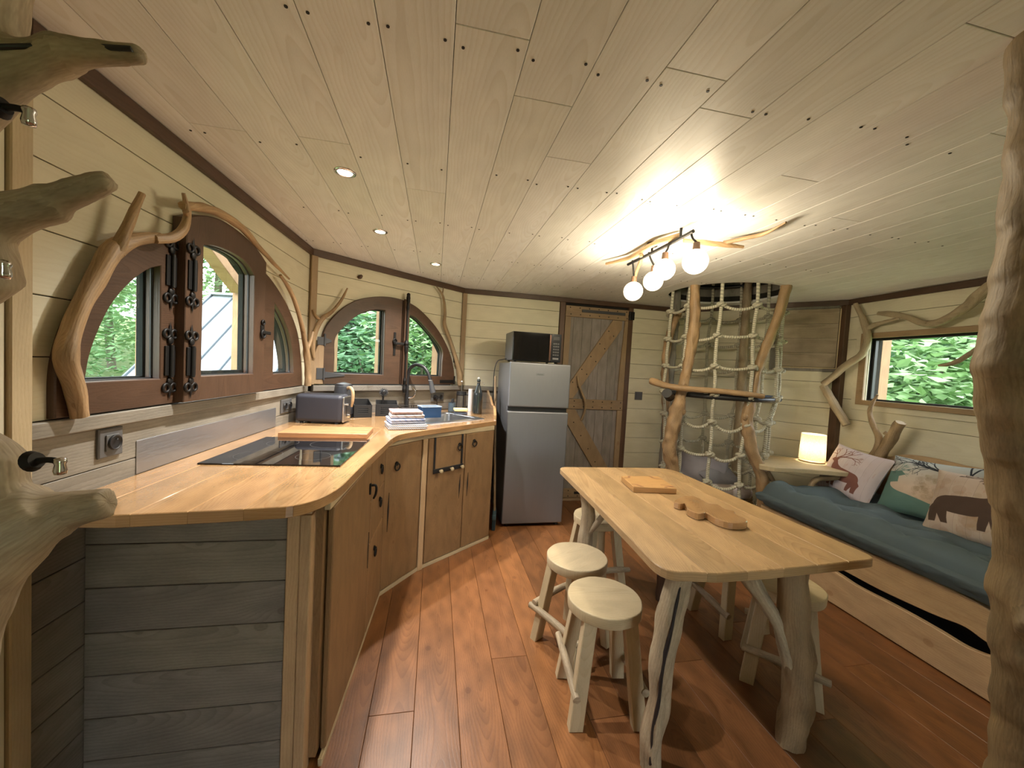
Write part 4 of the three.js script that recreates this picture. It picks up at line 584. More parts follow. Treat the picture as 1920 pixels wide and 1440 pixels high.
{ // by the far end of the worktop
  let o = onTop('soap_pot', 'small blue-grey pot with a dark brush in front of the coffee press', 'pot', -0.545, -3.56); add(o, 'pot_body', plain(new THREE.LatheGeometry([[0, 0], [0.034, 0.001], [0.036, 0.01], [0.034, 0.085], [0.031, 0.086], [0.031, 0.01], [0, 0.008]].map((p) => new THREE.Vector2(...p)), 28)), std(0.06, 0.09, 0.12, 0.4)); add(o, 'brush', merge([limb([[0, 0.01, 0, 0.006], [0.004, 0.09, 0.002, 0.006]], { rough: 0, k: 8 }), mv(cyl(0.016, 0.010, 0.035, 12), 0.005, 0.09, 0.002)]), M.black);
  o = onTop('coffee_press', 'glass coffee press with black lid and frame beside the bottle', 'coffee press', -0.485, -3.735); add(o, 'beaker', plain(new THREE.LatheGeometry([[0, 0.008], [0.043, 0.009], [0.045, 0.015], [0.045, 0.15]].map((p) => new THREE.Vector2(...p)), 28)), std(0.55, 0.52, 0.48, 0.05, 0, { transmission: 0.85, thickness: 0 })); add(o, 'lid', merge([mv(cyl(0.05, 0.046, 0.035, 28), 0, 0.15, 0)]), M.black);
  add(o, 'plunger', merge([mv(cyl(0.003, 0.003, 0.085, 8), 0, 0.185, 0), mv(new THREE.SphereGeometry(0.012, 14, 10), 0, 0.278, 0)]), M.steel); for (let i = 0; i < 4; i++) add(o, 'frame_strap', mv(rbox(0.010, 0.15, 0.004, 0.001, 1), 0, 0.002, 0.048).rotateY(i * 1.571 + 0.6), M.black); add(o, 'handle', limb([[0.046, 0.155, 0, 0.007], [0.085, 0.15, 0, 0.008], [0.088, 0.07, 0, 0.008], [0.05, 0.03, 0, 0.006]], { rough: 0, k: 10, step: 0.012 }), M.black); add(o, 'base_ring', plain(new THREE.TorusGeometry(0.045, 0.004, 8, 28).rotateX(Math.PI / 2).translate(0, 0.006, 0)), M.black);
  o = onTop('swing_top_bottle', 'dark glass swing-top bottle near the end of the worktop', 'bottle', -0.305, -3.52); add(o, 'glass_body', plain(new THREE.LatheGeometry([[0, 0], [0.04, 0.001], [0.043, 0.01], [0.043, 0.17], [0.038, 0.20], [0.022, 0.245], [0.015, 0.265], [0.014, 0.30], [0.017, 0.303], [0.017, 0.315], [0, 0.316]].map((p) => new THREE.Vector2(...p)), 32)), std(0.02, 0.026, 0.028, 0.12, 0, { clearcoat: 0.6 })); add(o, 'stopper', mv(new THREE.SphereGeometry(0.013, 14, 10), 0, 0.325, 0), std(0.4, 0.4, 0.38, 0.3)); add(o, 'wire_clip', merge([limb([[0.016, 0.30, 0, 0.002], [0.05, 0.285, 0.005, 0.002], [0.052, 0.275, 0.01, 0.004]], { rough: 0, k: 6 }), plain(new THREE.TorusGeometry(0.017, 0.0018, 6, 18).rotateX(Math.PI / 2).translate(0, 0.29, 0))]), M.chrome);
  o = onTop('paper_roll', 'tall white paper roll half hidden behind the dark bottle', 'paper roll', -0.395, -3.70); add(o, 'roll', cyl(0.02, 0.02, 0.215, 28), std(0.72, 0.74, 0.80, 0.9)); add(o, 'core', mv(cyl(0.012, 0.012, 0.218, 16), 0, 0, 0), M.pine[0]);
  o = onTop('sponge_dish', 'dark soap dish under the yellow sponge by the sink', 'dish', -0.445, -3.415, 0.3); add(o, 'dish', mv(rbox(0.115, 0.022, 0.07, 0.008), 0, 0, 0), std(0.05, 0.06, 0.10, 0.4)); o = onTop('sponge', 'pale yellow sponge lying on the dark dish by the sink', 'sponge', -0.445, -3.415, 0.3, undefined, CT + 0.0235); { const g = rbox(0.12, 0.026, 0.075, 0.008, 3), p = g.attributes.position; for (let i = 0; i < p.count; i++) p.setY(i, p.getY(i) + 2.2 * p.getX(i) ** 2); g.computeVertexNormals(); add(o, 'foam', g, std(0.80, 0.66, 0.34, 0.95)); }
  // live-edge guard board along the end
  const e = frame(-0.135, -3.165, -0.262, -3.99); o = thing('edge_guard', 'wavy live-edge board standing along the far end of the worktop', 'board', e.at(0, CT + 0.0005, 0), e.turn); add(o, 'board', grain(slab([[0, 0], [0.80, 0], [0.80, 0.20], [0.62, 0.17], [0.45, 0.155], [0.33, 0.12], [0.22, 0.10], [0.12, 0.105], [0.05, 0.09], [0.0, 0.04]], 0.022, 0.003), 'x'), M.counter[0]);
  o = thing('broom', 'broom with a pale wooden stick leaning between worktop and fridge', 'broom', [-0.092, 0, -3.36]); add(o, 'stick', limb([[0.0, 0.13, 0.0, 0.011], [-0.035, 0.75, -0.16, 0.011], [-0.072, 1.32, -0.34, 0.011]], { rough: 0.02, k: 10 }), M.trim[1]); add(o, 'head', mv(rbox(0.035, 0.05, 0.22, 0.01), 0, 0.09, 0.0), std(0.05, 0.10, 0.13, 0.5)); add(o, 'bristles', mv(rbox(0.03, 0.10, 0.21, 0.006), 0, 0, 0), std(0.03, 0.06, 0.08, 0.9)).userData.kind = 'stuff';
}
// ---------------------------------------------------------------- fridge and microwave
const ff = frame(-0.032, -3.324, 0.528, -3.446);
{
  const o = thing('fridge_freezer', 'silver two-door fridge freezer standing between worktop and plank door', 'fridge', ff.at(ff.L / 2, 0, 0), ff.turn);
  const t = tex(64, 256, (x, y, c) => { c[0] = c[1] = c[2] = 0.46 + 0.05 * n2(x / 0.9, y / 90); }, false); const dm = new THREE.MeshPhysicalMaterial({ color: new THREE.Color(0.27, 0.28, 0.31), metalness: 0.75, roughness: 1, roughnessMap: t }), sm = std(0.20, 0.21, 0.23, 0.4, 0.4);
  add(o, 'body', mv(rbox(0.55, 1.425, 0.50, 0.008), 0, 0.03, -0.31), sm);
  for (const [y0, y1] of [[0.03, 1.035], [1.072, 1.465]]) { const d = add(o, y0 > 1 ? 'freezer_door' : 'fridge_door', mv(rbox(0.56, y1 - y0, 0.055, 0.012, 3), 0, y0, -0.0275), dm); add(d, 'door_seal', mv(rbox(0.53, y1 - y0 - 0.03, 0.008, 0.002, 1), 0, y0 + 0.015, -0.058), M.black); if (y0 > 1) { const c = document.createElement('canvas'); c.width = 256; c.height = 64; const x = c.getContext('2d'); x.fillStyle = '#7d8086'; x.fillRect(0, 0, 256, 64); x.fillStyle = '#55585e'; x.font = 'bold 44px sans-serif'; x.textAlign = 'center'; x.fillText('Hisense', 128, 47); const ct = new THREE.CanvasTexture(c); ct.colorSpace = THREE.SRGBColorSpace; add(d, 'badge', mv(new THREE.PlaneGeometry(0.075, 0.019), -0.005, 1.365, 0.0006), new THREE.MeshStandardMaterial({ map: ct, roughness: 0.45, metalness: 0.4 })); } }
  add(o, 'handle_gap', mv(rbox(0.54, 0.04, 0.03, 0.003), 0, 1.034, -0.045), M.black); for (const x of [-0.22, 0.24]) add(o, 'foot', mv(cyl(0.02, 0.016, 0.03, 14), x, 0, -0.06), M.black); for (const x of [-0.22, 0.24]) add(o, 'foot', mv(cyl(0.02, 0.016, 0.03, 14), x, 0, -0.5), M.black);
  const m = thing('microwave', 'black microwave oven standing on top of the fridge', 'microwave', ff.at(0.255, 1.468, -0.20), ff.turn);
  add(m, 'case', mv(rbox(0.45, 0.255, 0.32, 0.008), 0, 0.012, -0.02), std(0.11, 0.115, 0.13, 0.35)); const d = add(m, 'door', mv(rbox(0.335, 0.25, 0.022, 0.005), -0.055, 0.014, 0.148), std(0.008, 0.008, 0.009, 0.07)); add(d, 'handle_strip', mv(rbox(0.016, 0.23, 0.010, 0.003), 0.115, 0.024, 0.162), std(0.12, 0.06, 0.04, 0.3, 0.5));
  const p = add(m, 'control_panel', mv(rbox(0.095, 0.25, 0.02, 0.004), 0.172, 0.014, 0.147), std(0.02, 0.022, 0.028, 0.2)); add(p, 'display_window', mv(rbox(0.06, 0.03, 0.003, 0.001, 1), 0.172, 0.21, 0.157), M.black); for (let i = 0; i < 5; i++) for (let j = 0; j < 3; j++) add(p, 'button', mv(rbox(0.016, 0.014, 0.004, 0.001, 1), 0.152 + j * 0.02, 0.07 + i * 0.025, 0.157), std(0.07, 0.075, 0.085, 0.4)); add(p, 'open_button', mv(rbox(0.055, 0.018, 0.004, 0.001, 1), 0.172, 0.035, 0.157), std(0.2, 0.2, 0.22, 0.3));
  for (const [x, z] of [[-0.19, -0.15], [0.19, -0.15], [-0.19, 0.11], [0.19, 0.11]]) add(m, 'foot', mv(cyl(0.012, 0.012, 0.013, 10), x, 0, z), M.black);
  const k = thing('power_cable', 'black cable of the microwave hanging down the side of the fridge', 'cable', ff.at(-0.03, 1.47, -0.28), ff.turn); add(k, 'lead', limb([[0.09, 0.03, -0.02, 0.004], [0.02, 0.012, 0, 0.004], [-0.02, 0.0, 0.0, 0.004], [-0.045, -0.06, -0.005, 0.004], [-0.05, -0.30, -0.01, 0.004], [-0.04, -0.6, -0.03, 0.004]], { rough: 0, k: 8 }), M.black);
}
// ---------------------------------------------------------------- plank door in the back wall
{
  const o = struct('door_1', W.w3.at(0, 0, 0), W.w3.turn), fr = M.dark.map((m) => { const c = m.clone(); c.color.multiplyScalar(1.5); return c; });
  add(o, 'door_frame', mv(grain(bar(0.055, 2.14, 0.05, 0.003), 'y'), 1.05, 0, 0.0), fr[0]); add(o, 'door_frame', mv(grain(bar(0.055, 2.14, 0.05, 0.003), 'y'), 1.835, 0, 0.0), fr[1]);
  const leaf = add(o, 'door_leaf', mv(grain(slab(rect(1.08, 0.025, 1.807, 2.115), 0.012, 0.001), 'y'), 0, 0, -0.02), M.backing);
  for (let i = 0; i < 7; i++) { const w = 0.7265 / 7, x = 1.0805 + i * w; add(leaf, 'plank', mv(grain(slab(rect(x + 0.001, 0.026, x + w - 0.001, 2.113), 0.012, 0.0012), 'y'), 0, 0, -0.007), pick(M.doorGrey)); }
  const pm = M.pine.map((m) => { const c = m.clone(); c.color.multiply(new THREE.Color(0.60, 0.60, 0.60)); return c; });
  const ledge = (name, pts, axis) => add(leaf, name, mv(grain(slab(area(pts) < 0 ? pts.reverse() : pts, 0.022, 0.002), axis), 0, 0, 0.0055), pick(pm));
  ledge('rail', rect(1.082, 1.995, 1.805, 2.11), 'x'); ledge('rail', rect(1.082, 1.005, 1.805, 1.113), 'x'); ledge('rail', rect(1.082, 0.028, 1.805, 0.125), 'x');
  ledge('stile', rect(1.082, 1.115, 1.145, 1.993), 'y'); ledge('stile', [[1.735, 1.115], [1.805, 1.115], [1.805, 1.993], [1.77, 1.993], [1.745, 1.5]], 'y'); ledge('stile', rect(1.745, 0.127, 1.805, 1.003), 'y'); ledge('stile', rect(1.082, 0.127, 1.145, 1.003), 'y');
  ledge('brace', [[1.147, 1.117], [1.22, 1.117], [1.735, 1.90], [1.735, 1.991], [1.625, 1.991], [1.147, 1.235]], 'y'); ledge('brace', [[1.147, 1.001], [1.255, 1.001], [1.74, 0.27], [1.74, 0.129], [1.655, 0.129], [1.147, 0.875]], 'y');
  const nails = []; const nail = (x, y) => nails.push(mv(new THREE.SphereGeometry(0.0065, 8, 5).scale(1, 1, 0.5), x, y, 0.0285)); for (let i = 0; i < 7; i++) for (const y of [2.09, 2.02, 1.09, 1.03, 0.045, 0.105]) nail(1.12 + i * 0.108 + (y % 0.02), y);
  for (let i = 0; i < 5; i++) { const t = 0.1 + i * 0.2; nail(1.19 + t * 0.47 - 0.03, 1.20 + t * 0.72 + 0.02); nail(1.19 + t * 0.47 + 0.03, 1.20 + t * 0.72 - 0.03); nail(1.20 + t * 0.46, 0.93 - t * 0.72); } add(leaf, 'nail_heads', merge(nails), M.iron).userData.kind = 'stuff';
  add(leaf, 'branch_handle', limb([[1.255, 1.36, 0.035, 0.012], [1.268, 1.27, 0.06, 0.013], [1.30, 1.19, 0.075, 0.012], [1.338, 1.10, 0.075, 0.012], [1.352, 1.00, 0.06, 0.012], [1.33, 0.885, 0.035, 0.013]], { rough: 0.1 }), M.drift[0]);
  add(leaf, 'closer_bar', merge([mv(rbox(0.50, 0.03, 0.012, 0.003), 1.51, 2.048, 0.034)]), M.grub); add(leaf, 'hinge', merge([mv(cyl(0.014, 0.014, 0.09, 12), 1.812, 2.005, 0.045), mv(rbox(0.05, 0.09, 0.006, 0.002, 1), 1.835, 2.005, 0.053), mv(new THREE.SphereGeometry(0.018, 10, 8), 1.812, 2.05, 0.045)]), M.iron);
  add(leaf, 'vent_slot', mv(rbox(0.30, 0.028, 0.004, 0.001, 1), 1.45, 0.065, 0.0275), M.black);
  add(o, 'threshold', mv(grain(bar(0.80, 0.022, 0.06, 0.004), 'x'), 1.44, 0, 0.03), pm[0]);
}
// ================================================================ TABLE AND STOOLS
const TT = 0.78;
{
  const o = thing('dining_table', 'long oak dining table with rounded corners on natural branch legs', 'table');
  const corner = (p, a, b, r) => { const u = V(a[0] - p[0], 0, a[1] - p[1]).normalize(), w = V(b[0] - p[0], 0, b[1] - p[1]).normalize(), c = []; for (let i = 0; i <= 6; i++) { const t = i / 6, q = (1 - t) * (1 - t), s = t * t; c.push([p[0] + u.x * r * q + w.x * r * s, p[1] + u.z * r * q + w.z * r * s]); } return c; };
  const FL = [0.522, -1.205], FR = [1.395, -1.400], BR = [1.118, -2.635], BL = [0.333, -2.495];
  let out = [...corner(BL, FL, BR, 0.06), ...corner(BR, BL, FR, 0.12), ...corner(FR, BR, FL, 0.05), [1.15, -1.335], [0.9, -1.268], [0.7, -1.225], ...corner(FL, FR, BL, 0.09), [0.49, -1.45], [0.425, -1.9]];
  const N = 6, lerp = (a, b, t) => [a[0] + (b[0] - a[0]) * t, a[1] + (b[1] - a[1]) * t];
  for (let i = 0; i < N; i++) {
    let p = out; const g = 0.0003 / 0.85;
    for (const [t, keep] of [[i / N + g, 1], [(i + 1) / N - g, -1]]) { if ((t < 0.01) || (t > 0.99)) continue; const a = lerp(FL, FR, t), b = lerp(BL, BR, t), f = V(b[0] - a[0], 0, b[1] - a[1]).multiplyScalar(0.3); const A = [a[0] - f.x, a[1] - f.z], B = [b[0] + f.x, b[1] + f.z]; p = keep > 0 ? clipHalf(p, ...A, ...B) : clipHalf(p, ...B, ...A); }
    p = p.filter((q, k) => { const r = p[(k + 1) % p.length]; return Math.hypot(q[0] - r[0], q[1] - r[1]) > 0.003; }).map(([x, z]) => [x, -z]); if (area(p) < 0) p.reverse();
    add(o, 'top_board', mv(grain(slab(p, 0.033, 0.003).rotateX(-Math.PI / 2), 'z'), 0, TT - 0.033, 0), pick(M.table));
  }
  const lk = { rough: 0.16, k: 20, step: 0.025 };
  add(o, 'leg', limb([[0.625, 0.748, -1.315, 0.044], [0.60, 0.58, -1.315, 0.040], [0.585, 0.40, -1.32, 0.040], [0.585, 0.26, -1.325, 0.037], [0.575, 0.12, -1.33, 0.037], [0.575, 0.0, -1.337, 0.036]], lk), M.driftGrey[0]);
  add(o, 'leg', limb([[1.115, 0.748, -1.45, 0.047], [1.13, 0.56, -1.45, 0.050], [1.165, 0.40, -1.455, 0.053], [1.18, 0.25, -1.455, 0.052], [1.178, 0.12, -1.455, 0.050], [1.165, 0.0, -1.455, 0.048]], lk), M.drift[1]);
  add(o, 'leg', limb([[0.49, 0.748, -2.32, 0.045], [0.515, 0.50, -2.34, 0.042], [0.50, 0.25, -2.36, 0.043], [0.49, 0.0, -2.38, 0.045]], lk), M.driftGrey[1]);
  add(o, 'leg', limb([[1.00, 0.748, -2.36, 0.040], [1.01, 0.4, -2.36, 0.036], [1.02, 0.0, -2.375, 0.036]], lk), M.dark[2]);
  add(o, 'crack', limb([[0.608, 0.70, -1.277, 0.004], [0.592, 0.58, -1.276, 0.006], [0.574, 0.42, -1.283, 0.007], [0.571, 0.30, -1.289, 0.008], [0.560, 0.18, -1.295, 0.006], [0.562, 0.04, -1.301, 0.005]], { rough: 0.4, k: 6 }), M.black);
  add(o, 'brace', limb([[0.94, 0.748, -1.52, 0.060], [0.985, 0.64, -1.51, 0.040], [1.03, 0.565, -1.49, 0.028], [1.085, 0.48, -1.465, 0.024], [1.12, 0.39, -1.455, 0.03], [1.16, 0.28, -1.455, 0.03]], { rough: 0.15, k: 14 }), M.driftGrey[2]);
  add(o, 'brace', limb([[0.68, 0.742, -2.22, 0.019], [0.56, 0.50, -2.29, 0.018], [0.515, 0.41, -2.33, 0.017]], { rough: 0.08 }), M.driftGrey[0]);
}
{
  const make = (seed, rungs) => {
    const st = new THREE.Group(); const prof = [[0, -0.05], [0.148, -0.05], [0.155, -0.044], [0.157, -0.006], [0.151, 0], [0, 0]].map((p) => new THREE.Vector2(...p));
    const seat = plain(new THREE.LatheGeometry(prof, 40)); const p = seat.attributes.position; for (let i = 0; i < p.count; i++) { const a = Math.atan2(p.getZ(i), p.getX(i)), k = 1 + 0.02 * n2(Math.cos(a) * 1.3 + seed, Math.sin(a) * 1.3); p.setX(i, p.getX(i) * k); p.setZ(i, p.getZ(i) * k); }
    add(st, 'seat', grain(mv(seat, 0, 0.46, 0), 'x'), M.pale[seed % 4]);
    for (const [sx, sz] of [[-1, -1], [1, -1], [1, 1], [-1, 1]]) { const g = bar(0.056, 0.42, 0.042, 0.003), q = g.attributes.position; for (let i = 0; i < q.count; i++) { const y = q.getY(i), t = 1 - y / 0.42; q.setX(i, q.getX(i) + sx * (0.082 + 0.048 * t)); q.setZ(i, q.getZ(i) + sz * (0.082 + 0.048 * t)); } g.computeVertexNormals(); add(st, 'leg', grain(g, 'y'), M.pale[(seed + 1) % 4]); }
    for (const [a, b] of rungs) add(st, 'rung', limb([[...a, 0.016], [(a[0] + b[0]) / 2, (a[1] + b[1]) / 2 + 0.006, (a[2] + b[2]) / 2, 0.018], [...b, 0.015]], { rough: 0.12, k: 12 }), M.driftGrey[seed % 3]);
    return st;
  };
  const LR = [[-0.135, 0.13, 0.15], [-0.15, 0.17, -0.17]], RR = [[0.15, 0.10, -0.14], [0.145, 0.15, 0.14]], FR_ = [[-0.16, 0.16, 0.14], [0.17, 0.14, 0.145]], BK = [[-0.15, 0.19, -0.14], [0.16, 0.2, -0.14]];
  const protos = [make(0, [LR, RR]), make(1, [LR, BK]), make(2, [FR_, BK])];
  const list = [[0, 0.445, -1.605, 0.07, 'round pale wooden stool nearest the camera, left of the table'], [1, 0.385, -1.955, 0.72, 'round pale wooden stool behind the nearest one, left of the table'], [2, 0.62, -2.535, 0.35, 'round pale wooden stool at the far end, behind the far left table leg'], [2, 1.36, -1.80, -0.55, 'round pale wooden stool right of the table, behind the thick brown leg'], [1, 1.335, -2.205, 0.25, 'pale wooden stool under the far right part of the table, only its legs showing']];
  const used = new Set();
  for (const [k, x, z, a, label] of list) { const o = used.has(k) ? protos[k].clone() : protos[k]; used.add(k); o.name = numbered('stool'); o.position.set(x, 0, z); o.rotation.y = a; tag(o, label, 'stool', 'round stools around the table'); scene.add(o); }
}
{ // two carved boards on the table
  const t = tex(256, 256, (x, y, c) => { const u = x / 256, v = y / 256, a = n2(u * 3, v * 3), ln = Math.abs(Math.hypot((u - 0.48) * 0.9, v - 0.45 + 0.06 * a) - 0.24), l2 = Math.abs(v - 0.62 - 0.12 * Math.sin(u * 7) - 0.05 * a); const k = (ln < 0.03 && u + v > 0.5 ? 0.55 : 0) + (l2 < 0.03 && u > 0.2 && u < 0.75 ? 0.45 : 0), g = 1 + 0.12 * n2(u * 2, v * 30); c[0] = 0.52 * g * (1 - k * 0.7); c[1] = 0.30 * g * (1 - k * 0.9); c[2] = 0.12 * g * (1 - k * 0.8); }); t.repeat.set(4, 4);
  let o = thing('serving_board', 'square wooden serving board with dark grain swirls on the far part of the table', 'board', [0.796, TT + 0.0005, -2.155], 0.02); add(o, 'slab', mv(slab([[-0.118, -0.118], [0.118, -0.112], [0.112, 0.12], [-0.122, 0.085]], 0.032, 0.003).rotateX(-Math.PI / 2), 0, 0, 0), new THREE.MeshPhysicalMaterial({ map: t, roughness: 0.5 }));
  o = thing('serving_board', 'lobed wooden serving board cut in an animal outline, in the middle of the table', 'board', [0.93, TT + 0.0005, -1.74]);
  const pts = smooth([[-0.12, 0.085], [-0.10, 0.062], [-0.075, 0.074], [-0.082, 0.045], [-0.096, -0.01], [-0.072, -0.056], [-0.04, -0.045], [-0.03, -0.036], [-0.02, -0.10], [0.013, -0.142], [0.067, -0.143], [0.108, -0.12], [0.117, -0.088], [0.104, -0.04], [0.12, -0.002], [0.091, 0.02], [0.086, 0.08], [0.05, 0.09], [0.038, 0.15], [0.015, 0.19], [-0.04, 0.172], [-0.10, 0.118], [-0.12, 0.085]], 3).slice(0, -1); let r = pts.map(([x, y]) => [x, y]); if (area(r) < 0) r.reverse();
  add(o, 'slab', grain(slab(r, 0.032, 0.003).rotateX(-Math.PI / 2), 'z', 2, 0.4), M.counter[1]);
}
// ================================================================ SOFA BENCH
const f5 = W.w5;
{
  const o = thing('sofa_bench', 'wooden bench bed with wavy front boards along the right wall', 'bench', f5.at(0, 0, 0), f5.turn);
  const top = smooth([[0.30, 0.22], [0.924, 0.217], [1.057, 0.203], [1.26, 0.209], [1.458, 0.205], [1.565, 0.198], [1.65, 0.215], [1.70, 0.238], [1.80, 0.235], [2.2, 0.24]], 5);
  add(o, 'drawer_front', mv(grain(slab([[0.30, 0.008], [2.2, 0.008], ...top.slice().reverse()], 0.03, 0.004), 'x'), 0, 0, 0.985), M.pine[0]);
  const ub = smooth([[0.30, 0.245], [1.0, 0.252], [1.155, 0.25], [1.288, 0.256], [1.446, 0.27], [1.558, 0.286], [1.63, 0.268], [1.75, 0.27], [2.2, 0.262]], 5), ut = smooth([[0.30, 0.43], [1.2, 0.432], [1.45, 0.436], [1.6, 0.425], [1.70, 0.40], [1.9, 0.395], [2.2, 0.40]], 5);
  add(o, 'upper_board', mv(grain(slab([...ub, ...ut.reverse()], 0.03, 0.004), 'x'), 0, 0, 0.985), M.pine[1]);
  add(o, 'inner_panel', mv(rbox(1.88, 0.40, 0.015, 0.002, 1), 1.25, 0.01, 0.90), M.black); add(o, 'side_panel', grain(mv(rbox(0.028, 0.42, 0.82, 0.003), 0.314, 0.005, 0.565), 'z'), M.pine[2]); add(o, 'side_panel', grain(mv(rbox(0.028, 0.42, 0.82, 0.003), 2.186, 0.005, 0.565), 'z'), M.pine[2]);
  add(o, 'slat_deck', grain(mv(rbox(1.88, 0.02, 0.82, 0.003), 1.25, 0.405, 0.565), 'x'), M.pine[3]);
  const bt = smooth([[0.36, 0.79], [0.44, 0.845], [0.525, 0.89], [0.602, 0.922], [0.757, 0.935], [0.959, 0.926], [1.125, 0.935], [1.6, 0.94], [2.2, 0.93]], 5);
  add(o, 'backboard', mv(grain(slab([[0.36, 0.02], [2.2, 0.02], ...bt.reverse()], 0.035, 0.005), 'x'), 0, 0, 0.07), M.pine[1]);
}
{ // tufted futon
  const o = thing('futon_mattress', 'dark teal tufted futon mattress lying on the wooden bench', 'mattress', f5.at(1.235, 0.438, 0.615), f5.turn), w = 1.86, d = 0.92, h = 0.165;
  const g = new THREE.BoxGeometry(w, h, d, 110, 8, 54), p = g.attributes.position, tf = []; for (let i = 0; i < 5; i++) for (let j = 0; j < 3; j++) tf.push([-w / 2 + 0.24 + i * 0.36 + (j % 2) * 0.10, -0.22 + j * 0.24]);
  for (let i = 0; i < p.count; i++) {
    let x = p.getX(i), y = p.getY(i), z = p.getZ(i); const ex = Math.max(0, Math.abs(x) - (w / 2 - 0.085)) / 0.085, ez = Math.max(0, Math.abs(z) - (d / 2 - 0.085)) / 0.085, e = Math.min(1, Math.hypot(ex, ez));
    const k = Math.sqrt(Math.max(0, 1 - e * e * 0.98)), yy = y / (h / 2); let ny = yy * (h / 2) * (yy < 0 ? 0.5 + 0.5 * k : 0.12 + 0.88 * k);
    if (ex > 0) x = Math.sign(x) * (w / 2 - 0.085 + 0.085 * (ex / Math.max(e, ex)) * Math.min(1, e) * (1 - 0.25 * yy * yy * ex)); if (ez > 0) z = Math.sign(z) * (d / 2 - 0.085 + 0.085 * (ez / Math.max(e, ez)) * Math.min(1, e) * (1 - 0.25 * yy * yy * ez));
    if (yy > 0) { let dim = 0; for (const [tx, tz] of tf) { const q = Math.hypot((x - tx) * 0.9, z - tz); dim += 0.058 * Math.exp(-q * q / 0.0065) + 0.020 * Math.exp(-q * q / 0.03); const ax = Math.abs(x - tx), az = Math.abs(z - tz); dim += 0.018 * Math.exp(-(az * az) / 0.0009) * Math.exp(-ax * ax / 0.02) + 0.016 * Math.exp(-(ax * ax) / 0.0009) * Math.exp(-az * az / 0.02); }
      const roll = 0.045 * Math.exp(-((z - (d / 2 - 0.13)) ** 2) / 0.008) + 0.02 * Math.exp(-((x + w / 2 - 0.14) ** 2) / 0.008); ny += (roll - dim + 0.006 * n2(x * 7, z * 7)) * yy * k; }
    p.setXYZ(i, x, ny + h / 2, z + 0.004 * n2(x * 9, y * 20));
  }
  g.computeVertexNormals(); const ft = tex(256, 256, (x, y, c) => { const k = 0.5 + 0.25 * n2(x / 1.3, y / 1.3) + 0.2 * (((x + y) % 4) / 4); c[0] = c[1] = c[2] = k; }, false); ft.repeat.set(9, 9);
  const q = plain(g); const uv = q.attributes.uv, pp = q.attributes.position; for (let i = 0; i < pp.count; i++) uv.setXY(i, pp.getX(i), pp.getZ(i) + pp.getY(i));
  add(o, 'cover', q, new THREE.MeshPhysicalMaterial({ color: new THREE.Color(0.085, 0.116, 0.130), roughness: 0.92, bumpMap: ft, bumpScale: 0.0008, sheen: 0.7, sheenColor: new THREE.Color(0.20, 0.28, 0.32), sheenRoughness: 0.5 }));
  const bt = []; for (const [tx, tz] of tf) add(o, 'tuft_button', new THREE.SphereGeometry(0.012, 10, 6).scale(1, 0.5, 1).translate(tx, h - 0.075, tz), std(0.015, 0.03, 0.033, 0.9));
}
// cushions: printed covers drawn flat
function canvasTex(w, h, draw) { const c = document.createElement('canvas'); c.width = w; c.height = h; draw(c.getContext('2d'), w, h); const t = new THREE.CanvasTexture(c); t.colorSpace = THREE.SRGBColorSpace; return t; }
function twig(x, px, py, a, len, wd, depth, R, spread = 0.5) { if (depth < 0 || len < 4) return; const qx = px + Math.cos(a) * len, qy = py + Math.sin(a) * len; x.lineWidth = wd; x.beginPath(); x.moveTo(px, py); x.quadraticCurveTo((px + qx) / 2 + (R() - 0.5) * len * 0.3, (py + qy) / 2 + (R() - 0.5) * len * 0.3, qx, qy); x.stroke(); const n = 2 + (R() < 0.35 ? 1 : 0); for (let i = 0; i < n; i++) twig(x, qx, qy, a + (R() - 0.5) * 2 * spread + (i - (n - 1) / 2) * spread, len * (0.62 + R() * 0.2), wd * 0.66, depth - 1, R, spread); }
function boards(x, w, h, R, c0) { x.fillStyle = c0; x.fillRect(0, 0, w, h); for (let i = 0; i < 9; i++) { x.fillStyle = `rgba(120,90,80,${0.05 + R() * 0.08})`; x.fillRect(i * w / 9, 0, w / 9 - 2, h); x.fillStyle = 'rgba(90,70,70,0.35)'; x.fillRect(i * w / 9, 0, 1.5, h); } for (let i = 0; i < 60; i++) { x.fillStyle = `rgba(150,80,60,${R() * 0.14})`; x.fillRect(R() * w, R() * h, 3 + R() * 8, 10 + R() * 40); } }
function cushionGeo(w, h, t) {
  const n = 28, pos = [], uv = [], idx = [], f = (u, v) => Math.pow(Math.max(0, 1 - Math.pow(Math.abs(u), 2.6)), 0.55) * Math.pow(Math.max(0, 1 - Math.pow(Math.abs(v), 2.6)), 0.55);
  for (const s of [1, -1]) for (let j = 0; j <= n; j++) for (let i = 0; i <= n; i++) { const u = i / n * 2 - 1, v = j / n * 2 - 1, pinch = 1 - 0.07 * (1 - Math.abs(v) ** 2) * Math.abs(u) ** 3, pv = 1 - 0.07 * (1 - Math.abs(u) ** 2) * Math.abs(v) ** 3; pos.push(u * w / 2 * pinch, v * h / 2 * pv, s * (t / 2 * f(u, v) + 0.004 * n2(u * 3 + 5, v * 3 + s) * f(u, v))); uv.push(s > 0 ? i / n : 1 - i / n, j / n); }
  const m = (n + 1) * (n + 1); for (let s = 0; s < 2; s++) for (let j = 0; j < n; j++) for (let i = 0; i < n; i++) { const a = s * m + j * (n + 1) + i, b = a + 1, c = a + n + 1, d = c + 1; if (s) idx.push(a, c, b, b, c, d); else idx.push(a, b, c, b, d, c); }
  const g = new THREE.BufferGeometry(); g.setAttribute('position', new THREE.Float32BufferAttribute(pos, 3)); g.setAttribute('uv', new THREE.Float32BufferAttribute(uv, 2)); g.setIndex(idx); g.computeVertexNormals(); return g;
}
